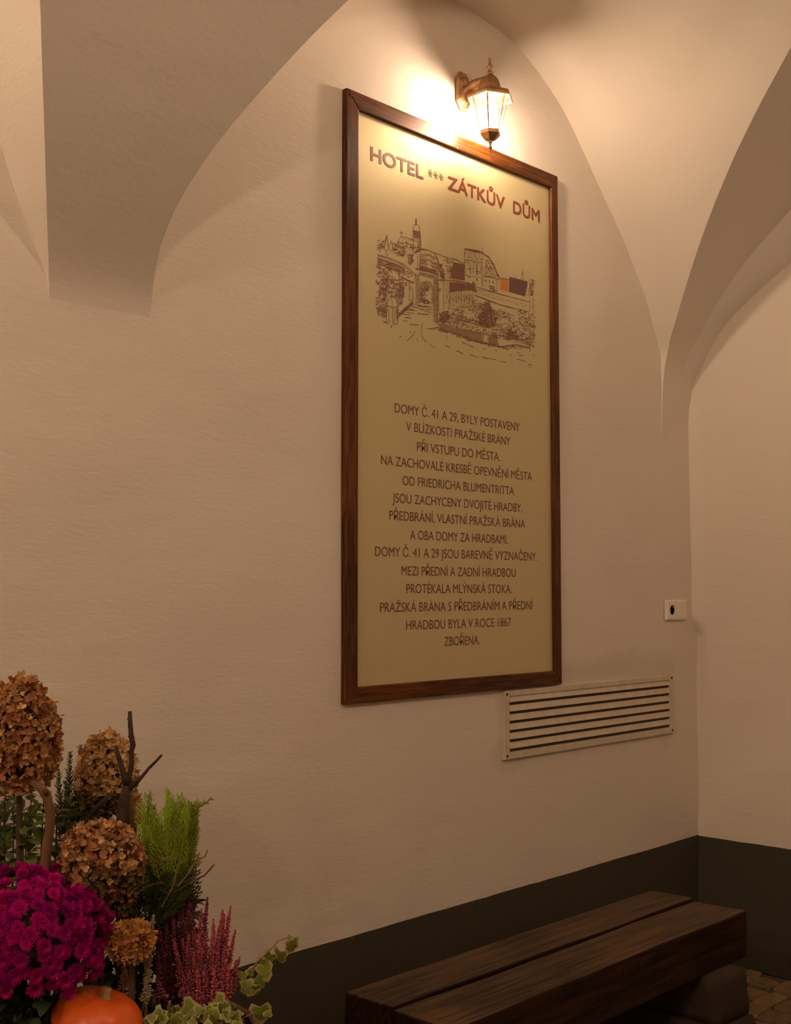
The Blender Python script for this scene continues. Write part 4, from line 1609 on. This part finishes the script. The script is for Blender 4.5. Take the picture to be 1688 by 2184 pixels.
rt_ = random.Random(4)
m = MB()
m.tube(wob([P(277, 1517, 2.5), P(278, 1545, 2.5), P(280, 1570, 2.5), P(284, 1590, 2.5), P(280, 1603, 2.5), P(281, 1630, 2.5), P(275, 1655, 2.5), P(272, 1680, 2.5)], rt_, 0.0006), [0.0042, 0.0050, 0.0052, 0.0062, 0.0052, 0.0050, 0.0058, 0.0075], 8)
obj('fork', m, M_TWIG, t, smooth=True)
for kx, ky in ((272, 1533), (283, 1552), (274, 1570), (287, 1572)):
    m = MB()
    m.tube([P(278, ky + 4, 2.5), P(kx, ky, 2.495)], [0.003, 0.0015], 5)
    obj('bark_spur', m, M_TWIG, t)
m = MB()
m.tube(wob([P(247, 1592, 2.49), P(252, 1612, 2.49), P(259, 1635, 2.49), P(265, 1655, 2.49), P(271, 1678, 2.5)], rt_, 0.0006), [0.0042, 0.0048, 0.0060, 0.0062, 0.0070], 8)
obj('fork', m, M_TWIG, t, smooth=True)
m = MB()
m.tube(wob([P(345, 1610, 2.49), P(333, 1623, 2.49), P(318, 1638, 2.49), P(302, 1658, 2.49), P(291, 1668, 2.49), P(274, 1682, 2.5)], rt_, 0.0005), [0.0026, 0.0030, 0.0032, 0.0036, 0.0055, 0.0065], 8)
obj('fork', m, M_TWIG, t, smooth=True)
m = MB()
m.tube([P(272, 1674, 2.5), P(268, 1695, 2.5), P(262, 1730, 2.5), P(262, 1780, 2.5), root_at(262, 2.5)], [0.0082, 0.0110, 0.0135, 0.0135, 0.0135], 10)
obj('trunk', m, M_TWIG, t, smooth=True)
t = thing('mossy_branch', 'yellowish mossy branch just right of the forked twig trunk', 'branch', root_at(285, 2.53))
m = MB()
m.tube([P(289, 1690, 2.53), P(287, 1712, 2.53), P(286, 1745, 2.53), P(280, 1790, 2.53), root_at(285, 2.53)], [0.006, 0.010, 0.010, 0.010, 0.010], 9)
obj('stalk', m, M_OLIVEBARK, t, smooth=True)
for ky in range(1695, 1760, 6):
    m = MB()
    m.tube([P(286, ky + 4, 2.52), P(300 + (ky % 4), ky - 2, 2.52)], [0.005, 0.002], 5)
    obj('lichen_tuft', m, M_BROWNPET, t)
t = thing('slanting_branch', 'dark thin branch slanting left below the tan dried hydrangea', 'branch', root_at(150, 2.55))
m = MB()
m.tube([P(236, 1694, 2.55), P(205, 1722, 2.55), P(187, 1747, 2.55), P(166, 1772, 2.55), P(150, 1800, 2.55), root_at(150, 2.55)], [0.0035, 0.005, 0.006, 0.006, 0.006, 0.006], 8)
obj('stalk', m, M_TWIG, t, smooth=True)
for pts in ([(235, 1727), (212, 1737), (190, 1748)], [(172, 1695), (170, 1725), (155, 1755), (148, 1790)], [(158, 1712), (176, 1738), (180, 1750)]):
    m = MB()
    m.tube([P(a, b, 2.55) for a, b in pts], [0.0013] * len(pts), 5)
    obj('twiglet', m, M_TWIG, t)

# --- dark leafy undergrowth closing the gaps between the stems
ug = thing('leafy_undergrowth', 'very dark leafy undergrowth between the stems in the middle of the planter', 'foliage', root_at(270, 2.5))
ru = random.Random(77)
for i in range(280):
    px, py = ru.uniform(170, 420), ru.uniform(1935, 2175)
    d_ = 2.56 + ru.uniform(-0.05, 0.05)
    inst('leaf', LF_DARK, leaf_mat(P(px, py, d_), (ru.uniform(-1, 1), ru.uniform(-1, 0.4), ru.uniform(-0.4, 0.8)), s=ru.uniform(0.030, 0.050), roll=ru.uniform(-0.9, 0.9)), ug)
m = MB()
for k in range(14):
    m.tube(curve_pts(root_at(230 + k * 12, 2.5), P(190 + k * 16, 1950 + (k * 37) % 60, 2.56), (0, 0, 0)), [0.002] * 9, 5)
obj('stem', m, M_TWIG, ug)

def frond(m, a, b, r, L0=0.040, step=0.0062, rad=0.0014, roll=None):
    """flat cypress spray: side shoots on one plane, each carrying small scale-leaf tips"""
    ax = (b - a).normalized()
    side = ax.cross(FWD).normalized()
    side = Matrix.Rotation(r.uniform(-0.9, 0.9) if roll is None else roll, 3, ax) @ side
    n = max(4, int((b - a).length / step))
    bend = side * r.uniform(-0.012, 0.012)
    pts = curve_pts(a, b, bend, 10)
    m.tube(pts, [rad * 1.5 - rad * 0.07 * i for i in range(11)], 4)
    for i in range(n):
        t = 0.08 + 0.92 * i / n
        j = min(9.999, t * 10)
        k = int(j)
        p = pts[k].lerp(pts[k + 1], j - k)
        s = 1 if i % 2 else -1
        L = L0 * (1 - t) ** 0.6 * r.uniform(0.75, 1.15) + 0.006
        d = (ax + side * s * r.uniform(0.42, 0.62)).normalized()
        q = p + d * L + ax * L * 0.12
        m.tube([p, p.lerp(q, 0.5) + side * s * L * 0.05, q], [rad, rad * 0.95, rad * 0.45], 3, cap=False)
        w = 0.0045
        kk = 0
        while w < L:
            p2 = p.lerp(q, w / L)
            s2 = 1 if kk % 2 else -1
            d2 = (d + d.cross(side.cross(ax)).normalized() * s2 * 0.65 + ax * 0.2).normalized()
            l2 = (L - w) * 0.35 + 0.0045
            l2 = min(l2, 0.012) * r.uniform(0.7, 1.2)
            m.tube([p2, p2 + d2 * l2], [rad * 0.95, rad * 0.4], 3, cap=False)
            w += 0.0042
            kk += 1


# --- golden cypress
rc = random.Random(17)
cy = thing('cypress_shrub', 'bright green feathery cypress in the middle of the planter', 'shrub', root_at(360, 2.50))
cr = root_at(350, 2.50)
tips = [((318, 1694), (322, 1800), 2.50), ((300, 1715), (318, 1830), 2.48), ((330, 1732), (330, 1840), 2.47), ((358, 1685), (366, 1800), 2.50), ((366, 1700), (372, 1810), 2.49), ((382, 1697), (376, 1790), 2.50), ((388, 1712), (372, 1800), 2.48),
        ((350, 1722), (352, 1830), 2.46), ((405, 1710), (385, 1810), 2.49), ((412, 1715), (396, 1815), 2.50), ((424, 1716), (402, 1812), 2.50), ((398, 1722), (384, 1830), 2.47), ((338, 1758), (342, 1860), 2.46),
        ((415, 1740), (392, 1840), 2.50), ((376, 1745), (366, 1850), 2.45), ((318, 1762), (330, 1870), 2.46), ((400, 1760), (376, 1860), 2.46), ((412, 1790), (380, 1870), 2.50), ((355, 1780), (352, 1880), 2.45), ((392, 1790), (366, 1890), 2.45),
        ((335, 1800), (345, 1890), 2.45), ((310, 1800), (326, 1890), 2.47)]
low = [((418, 1822), (360, 1890), 2.49), ((422, 1838), (366, 1905), 2.48), ((420, 1856), (360, 1915), 2.47), ((424, 1880), (360, 1930), 2.47), ((426, 1898), (365, 1940), 2.48), ((420, 1915), (350, 1950), 2.47), ((412, 1930), (350, 1960), 2.49),
       ((395, 1850), (345, 1930), 2.45), ((380, 1880), (335, 1950), 2.44), ((400, 1900), (345, 1960), 2.44), ((360, 1860), (330, 1950), 2.45), ((340, 1850), (320, 1950), 2.46), ((315, 1840), (312, 1940), 2.47), ((390, 1940), (335, 1975), 2.46), ((330, 1900), (312, 1975), 2.46), ((365, 1920), (325, 1980), 2.45)]
for (tp, bs, d_) in tips:
    m = MB()
    frond(m, P(*bs, d_ + 0.012), P(*tp, d_), rc, 0.030)
    frond(m, P(bs[0] + 5, bs[1] + 10, d_ + 0.03), P(tp[0] + (9 if tp[0] < 380 else -12), tp[1] + 26, d_ + 0.025), rc, 0.032)
    obj('spray', m, M_CYPR, cy)
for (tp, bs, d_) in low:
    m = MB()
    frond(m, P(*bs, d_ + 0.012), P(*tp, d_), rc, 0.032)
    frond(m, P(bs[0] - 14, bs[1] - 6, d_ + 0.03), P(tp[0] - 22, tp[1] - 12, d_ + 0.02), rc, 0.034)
    obj('spray', m, M_CYPR if tp[1] < 1850 else M_CYPRSHADE, cy)
m = MB()
frond(m, P(404, 1745, 2.5), P(426, 1712, 2.5), rc, 0.014, roll=0.0)
frond(m, P(420, 1720, 2.5), P(452, 1699, 2.5), rc, 0.005, roll=0.0)
obj('spray', m, M_CYPR, cy)
m = MB()
for px, py in ((322, 1830), (345, 1860), (372, 1830), (390, 1850), (370, 1930)):
    m.tube(curve_pts(cr, P(px, py, 2.49), (0, 0, 0.02)), [0.0045 - 0.0003 * i for i in range(9)], 6)
obj('stem', m, M_TWIG, cy)
for k, pts in enumerate([[(380, 1890), (405, 1860), (418, 1838), (438, 1826), (444, 1811)], [(370, 1905), (412, 1878), (436, 1868), (452, 1850), (457, 1843)], [(345, 1935), (370, 1890), (384, 1828)],
                         [(288, 1925), (315, 1893), (345, 1880)], [(286, 1905), (320, 1888), (352, 1882)], [(340, 1898), (356, 1904), (364, 1914)], [(402, 1858), (422, 1830), (426, 1818)], [(390, 1885), (418, 1868), (430, 1860)],
                         [(300, 1808), (306, 1832), (318, 1840), (345, 1842)], [(285, 1790), (300, 1810), (325, 1824), (348, 1838), (366, 1838)], [(330, 1840), (352, 1832), (384, 1816)]]):
    m = MB()
    a = [P(x, y, 2.42 + 0.01 * (k % 3)) for x, y in pts]
    m.tube(a, [0.0017] * (len(a) - 1) + [0.0009], 5)
    obj('bare_twig', m, M_STEM if k % 2 else M_OLIVEBARK, cy)

# --- magenta chrysanthemum
def bloom_mesh(seed):
    r = random.Random(seed)
    m = MB()
    for ring, (n_, L, lift, w) in enumerate(((18, 1.0, -0.15, 0.15), (17, 0.95, 0.45, 0.14), (15, 0.80, 1.0, 0.12), (11, 0.52, 1.7, 0.10))):
        for k in range(n_):
            an = 2 * PI * (k + 0.5 * ring) / n_ + r.uniform(-0.1, 0.1)
            l_ = L * r.uniform(0.88, 1.1)
            ca, sa = math.cos(an), math.sin(an)
            h1, h2 = 0.25 * lift, 0.52 * lift
            pts = [(0.10, -w * 0.35, 0.02), (0.10, w * 0.35, 0.02), (0.62 * l_, w, h1 * 1.2), (l_, 0.0, h2), (0.62 * l_, -w, h1 * 1.2)]
            m.add([(x * ca - y * sa, x * sa + y * ca, z) for x, y, z in pts], [(0, 4, 2, 1), (4, 3, 2)])
    vs = [(0.13 * math.cos(a_ * PI / 4), 0.13 * math.sin(a_ * PI / 4), 0.12) for a_ in range(8)] + [(0, 0, 0.2)]
    m.add(vs, [(k, (k + 1) % 8, 8) for k in range(8)], 1)
    return make_mesh('bloom', m, [M_MUM, M_MUMC], smooth=True)


BL = [bloom_mesh(s) for s in range(4)]
mu_c = P(66, 2008, 2.28)
mum = thing('chrysanthemum', 'round magenta chrysanthemum in full bloom at the left', 'flowering plant', root_at(66, 2.28))
rm = random.Random(9)
rxm, rzm = 0.142, 0.128
g = PI * (3 - math.sqrt(5))
NB = 460
for i in range(NB):
    zz = 1 - 2 * (i + 0.5) / NB
    rr_ = math.sqrt(1 - zz * zz)
    d = Vector((math.cos(g * i) * rr_, math.sin(g * i) * rr_, zz))
    toward = d.dot((CAM - mu_c).normalized())
    if zz < -0.45 or toward < -0.22:
        continue
    d = (d + Vector((rm.uniform(-1, 1), rm.uniform(-1, 1), rm.uniform(-1, 1))) * 0.07).normalized()
    lump = noise.noise(d * 3.2 + Vector((3, 1, 7)))
    if lump < -0.40 and rm.random() < 0.6:
        continue
    k = rm.uniform(0.90, 1.02) + 0.14 * lump
    p = mu_c + Vector((d.x * rxm, d.y * rxm, d.z * rzm)) * k
    nrm = (d + Vector((rm.uniform(-1, 1), rm.uniform(-1, 1), rm.uniform(-0.4, 1))) * 0.30).normalized()
    inst('bloom', rm.choice(BL), frame_mat(p, nrm, rm.uniform(0, 6.28), rm.uniform(0.0135, 0.0185)), mum)
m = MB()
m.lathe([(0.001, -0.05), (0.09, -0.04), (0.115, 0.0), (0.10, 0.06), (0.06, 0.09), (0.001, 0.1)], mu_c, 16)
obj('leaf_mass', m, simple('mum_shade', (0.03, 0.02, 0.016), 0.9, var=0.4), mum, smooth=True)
m = MB()
for k in range(16):
    an = k * 2.4
    m.tube(curve_pts(root_at(66, 2.28), mu_c + Vector((math.cos(an) * 0.10, math.sin(an) * 0.10, -0.03 + 0.004 * k)), (0, 0, 0)), [0.0028] * 9, 5)
obj('stem', m, M_DKLEAF, mum)
for i in range(290):
    px, py = rm.uniform(-20, 250), rm.uniform(2050, 2205)
    if py < 2085 or (px - 207) ** 2 / 135 ** 2 + (py - 2195) ** 2 / 118 ** 2 < 1.0:
        continue
    d_ = 2.26 + rm.uniform(-0.06, 0.06)
    inst('leaf', LF_DARK, leaf_mat(P(px, py, d_), (rm.uniform(-1, 1), rm.uniform(-1, 0.4), rm.uniform(-0.6, 0.5)), s=rm.uniform(0.028, 0.045), roll=rm.uniform(-0.8, 0.8)), mum)

# --- heather
def heather(name, label, spikes, mats, root_px, depth, seed, group=None):
    r = random.Random(seed)
    t = thing(name, label, 'heather', root_at(root_px, depth), group)
    rt = root_at(root_px, depth)
    for (tx, ty, bx, by, d_) in spikes:
        a, b = P(bx, by, d_), P(tx, ty, d_)
        pts = curve_pts(a, b, (r.uniform(-0.008, 0.008), 0, 0), 10)
        m = MB()
        m.tube(pts, [0.0015] * 11, 4, 1)
        m.tube([rt + (a - rt) * 0.0 + Vector((r.uniform(-0.03, 0.03), r.uniform(-0.02, 0.02), 0)), a], 0.0015, 4, 1)
        L = (b - a).length
        nn = int(L / 0.0042)
        for i in range(nn):
            q = i / nn
            j = q * 10
            k = min(9, int(j))
            p = pts[k].lerp(pts[k + 1], j - k)
            rad = 0.0092 * (1 - q) ** 0.75 + 0.0020
            for s in range(4):
                an = i * 1.1 + s * PI / 2 + r.uniform(-0.4, 0.4)
                dd = Vector((math.cos(an), math.sin(an), r.uniform(-0.25, 0.65)))
                tip = p + dd * rad * r.uniform(0.7, 1.25)
                w = 0.0021 * r.uniform(0.7, 1.2)
                e1 = dd.cross(Vector((0, 0, 1))).normalized() * w
                e2 = Vector((0, 0, w * 1.3))
                mid = p.lerp(tip, 0.62)
                m.add([p, mid + e1, mid + e2, mid - e1, mid - e2, tip], [(0, 2, 1), (0, 3, 2), (0, 4, 3), (0, 1, 4), (5, 1, 2), (5, 2, 3), (5, 3, 4), (5, 4, 1)], 0)
        obj('flower_spike', m, mats, t)
    return t


pink = [(443, 1913, 436, 2040, 2.44), (430, 1937, 428, 2060, 2.43), (455, 1960, 446, 2075, 2.43), (475, 1940, 462, 2060, 2.45), (479, 1950, 466, 2080, 2.44), (492, 1932, 474, 2070, 2.45), (503, 1983, 480, 2090, 2.44), (512, 2040, 492, 2120, 2.44), (505, 2048, 488, 2110, 2.45),
        (468, 1975, 458, 2100, 2.42), (440, 1985, 440, 2100, 2.42), (415, 1975, 420, 2080, 2.42), (402, 1990, 412, 2095, 2.42), (388, 2000, 400, 2110, 2.42), (370, 2002, 386, 2110, 2.42), (376, 2030, 392, 2125, 2.41), (398, 2020, 408, 2125, 2.41), (412, 2028, 420, 2135, 2.40),
        (428, 2010, 430, 2130, 2.40), (450, 2015, 446, 2135, 2.40), (466, 2022, 458, 2140, 2.40), (482, 2015, 470, 2130, 2.41), (490, 2055, 476, 2140, 2.41), (478, 2060, 466, 2150, 2.40), (455, 2062, 452, 2150, 2.39), (438, 2055, 438, 2150, 2.39), (420, 2066, 424, 2150, 2.39), (404, 2066, 412, 2150, 2.39),
        (338, 2090, 350, 2130, 2.37), (388, 2070, 400, 2145, 2.40), (495, 2085, 478, 2150, 2.42), (456, 1990, 450, 2095, 2.43), (424, 1990, 426, 2095, 2.42), (486, 1990, 470, 2090, 2.44)]
heather('pink_heather', 'pink flowering heather with upright spikes at the right of the planter', pink, [M_HEATH, M_HEATHD], 440, 2.44, 3)
dark = [(402, 1890, 396, 2010, 2.47), (412, 1905, 404, 2010, 2.47), (406, 1925, 398, 2020, 2.46), (392, 1925, 388, 2030, 2.46), (382, 1940, 380, 2040, 2.46), (366, 1935, 370, 2040, 2.46), (350, 1945, 358, 2050, 2.46), (372, 1960, 374, 2060, 2.45), (356, 1980, 362, 2090, 2.45), (342, 1985, 352, 2100, 2.45), (346, 2020, 356, 2120, 2.44), (362, 2030, 372, 2120, 2.44), (410, 1950, 408, 2040, 2.45), (395, 1965, 396, 2060, 2.45), (336, 1960, 344, 2060, 2.46), (338, 2030, 346, 2130, 2.43)]
heather('dark_heather', 'dark maroon heather behind the pink heather', dark, [M_HEATHD, M_HEATHD], 380, 2.46, 6)
pale = [(328, 1950, 320, 2010, 2.40), (322, 2012, 312, 2130, 2.33), (310, 2040, 308, 2135, 2.33), (286, 2040, 278, 2130, 2.32), (262, 2040, 262, 2110, 2.33)]
heather('pale_heather', 'pale beige budding heather spikes behind the orange pumpkin', pale, [M_PALE, M_PALE], 300, 2.38, 12)


# --- ivy
def ivy_mesh(seed):
    r = random.Random(seed)
    lob = [(0.0, 0.0), (-0.20, 0.42), (0.12, 0.58), (0.40, 0.34), (0.62, 0.40), (1.0, 0.0)]
    outl = [(x + r.uniform(-0.04, 0.04), y * r.uniform(0.9, 1.1)) for x, y in lob]
    ring = outl + [(x + r.uniform(-0.03, 0.03), -y) for x, y in reversed(outl[1:-1])]
    n_ = len(ring)
    c_ = (0.30, 0.0)
    vs = []
    for x, y in ring:
        vs.append((x, y, -0.22 * (x * x + y * y) + r.uniform(-0.06, 0.06)))
    inner = []
    for x, y in ring:
        k = r.uniform(0.70, 0.82)
        xx, yy = c_[0] + (x - c_[0]) * k, y * k
        inner.append((xx, yy, -0.22 * (xx * xx + yy * yy) + 0.01))
    vs += inner + [(c_[0], 0, 0.04)]
    m = MB()
    m.add(vs, [(i, (i + 1) % n_, n_ + (i + 1) % n_, n_ + i) for i in range(n_)], 1)
    nb = len(m.v)
    m.f += [(n_ + i, n_ + (i + 1) % n_, 2 * n_) for i in range(n_)]
    m.m += [0] * n_
    return make_mesh('leaf', m, [M_IVY, M_IVYEDGE], smooth=True)


IV = [ivy_mesh(s) for s in range(5)]
iv = thing('variegated_ivy', 'cream-edged trailing ivy spilling from the right edge of the planter', 'ivy', root_at(470, 2.4))
ri = random.Random(2)
to_cam = lambda p: (CAM - p).normalized()


def ivy_leaf(px, py, d_, size_px, ang, me=None, tilt=0.35):
    """a leaf whose tip points at ang (degrees, 0 = right, 90 = down)"""
    p = P(px, py, d_)
    c_, s_ = math.cos(math.radians(ang)), math.sin(math.radians(ang))
    x = (RIGHT * c_ - UPV * s_ + FWD * ri.uniform(-tilt, tilt)).normalized()
    n_ = (-FWD + Vector((ri.uniform(-1, 1), ri.uniform(-1, 1), ri.uniform(0, 1))) * tilt).normalized()
    s = size_px * d_ / FPX
    inst('leaf', me or ri.choice(IV), leaf_mat(p - x * s * 0.3, x, n_, s=s), iv)


vines = [[(470, 2150), (478, 2125), (497, 2100), (514, 2092), (530, 2080), (548, 2052), (562, 2040), (578, 2024), (594, 2006), (612, 2000), (624, 1998)],
         [(440, 2165), (475, 2138), (500, 2110), (520, 2088), (534, 2078)],
         [(480, 2130), (492, 2127), (494, 2100)]]
for vpts in vines:
    m = MB()
    a = [root_at(470, 2.42)] + [P(x, y, 2.45) for x, y in vpts]
    m.tube(a, [0.0016] * (len(a) - 1) + [0.0008], 6)
    obj('vine', m, M_TENDRIL, iv, smooth=True)
m = MB()
a = [root_at(500, 2.38), P(520, 2170, 2.40), P(545, 2160, 2.40), P(560, 2166, 2.40)]
m.tube(a, 0.0014, 5)
obj('vine', m, M_TENDRIL, iv, smooth=True)
for args in ((627, 2010, 2.45, 24, 80), (621, 2020, 2.45, 28, 110), (632, 2004, 2.45, 14, 300), (618, 1999, 2.45, 12, 230), (598, 2038, 2.45, 34, 95), (576, 2040, 2.45, 28, 120), (564, 2070, 2.45, 38, 75),
             (560, 2052, 2.45, 22, 100), (550, 2095, 2.45, 36, 60), (538, 2108, 2.44, 30, 120), (528, 2100, 2.44, 26, 200), (518, 2082, 2.44, 22, 200), (534, 2072, 2.45, 18, 300), (524, 2110, 2.44, 26, 150), (546, 2110, 2.44, 26, 90),
             (556, 2160, 2.40, 44, 85), (572, 2160, 2.40, 20, 280)):
    ivy_leaf(*args)
for i in range(120):
    px = ri.uniform(318, 512)
    top_ = 2136 + max(0, (390 - px)) * 0.25 + max(0, px - 480) * 0.5
    py = ri.uniform(top_ + 8, 2205)
    ivy_leaf(px, py, 2.32 + ri.uniform(-0.05, 0.05) + max(0, 2170 - py) * 0.0012, ri.uniform(14, 29), ri.uniform(0, 360), tilt=0.8)
ivy_leaf(404, 2150, 2.33, 40, 20)
ivy_leaf(468, 2140, 2.36, 38, 40)
ivy_leaf(488, 2150, 2.36, 30, 90)

# --- pumpkin
pc = P(208, 2178, 2.27)
pk = thing('pumpkin', 'small glossy orange pumpkin in front of the magenta flowers', 'pumpkin', pc - Vector((0, 0, 0.06)))
tilt = Matrix.Rotation(math.radians(16), 4, Vector((0.45, -0.35, 0)).normalized().cross(Vector((0, 0, -1))).normalized())
vs, fs = [], []
NK, NR = 72, 22
for j in range(NR + 1):
    th = PI * j / NR
    for k in range(NK):
        ph = 2 * PI * k / NK
        rib = 1 - 0.022 * abs(math.cos(ph * 4.5)) ** 6 * math.sin(th)
        rr_ = 0.086 * math.sin(th) ** 0.82 * rib
        zz = 0.056 * math.cos(th) - 0.016 * math.exp(-(rr_ / 0.024) ** 2) * (1 if th < PI / 2 else -1)
        v = Vector((rr_ * math.cos(ph), rr_ * math.sin(ph), zz))
        vs.append(pc + (tilt @ v))
for j in range(NR):
    for k in range(NK):
        k2 = (k + 1) % NK
        fs.append((j * NK + k, (j + 1) * NK + k, (j + 1) * NK + k2, j * NK + k2))
mb = MB()
mb.add(vs, fs)
obj('pumpkin_body', mb, M_PUMPKIN, pk, smooth=True)
mb = MB()
prof = [(0.0165, 0.038), (0.0130, 0.043), (0.0105, 0.048), (0.0092, 0.056), (0.0098, 0.061), (0.0085, 0.063), (0.0, 0.0625)]
vs, fs = [], []
for r_, z_ in prof:
    for k in range(15):
        ph = 2 * PI * k / 15
        q = r_ * (1 + 0.13 * (1 if k % 3 == 0 else 0))
        vs.append(pc + (tilt @ Vector((q * math.cos(ph), q * math.sin(ph), z_))))
for j in range(len(prof) - 1):
    for k in range(15):
        k2 = (k + 1) % 15
        fs.append((j * 15 + k, j * 15 + k2, (j + 1) * 15 + k2, (j + 1) * 15 + k))
mb.add(vs, fs)
obj('stem', mb, M_PSTEM, pk, smooth=True)
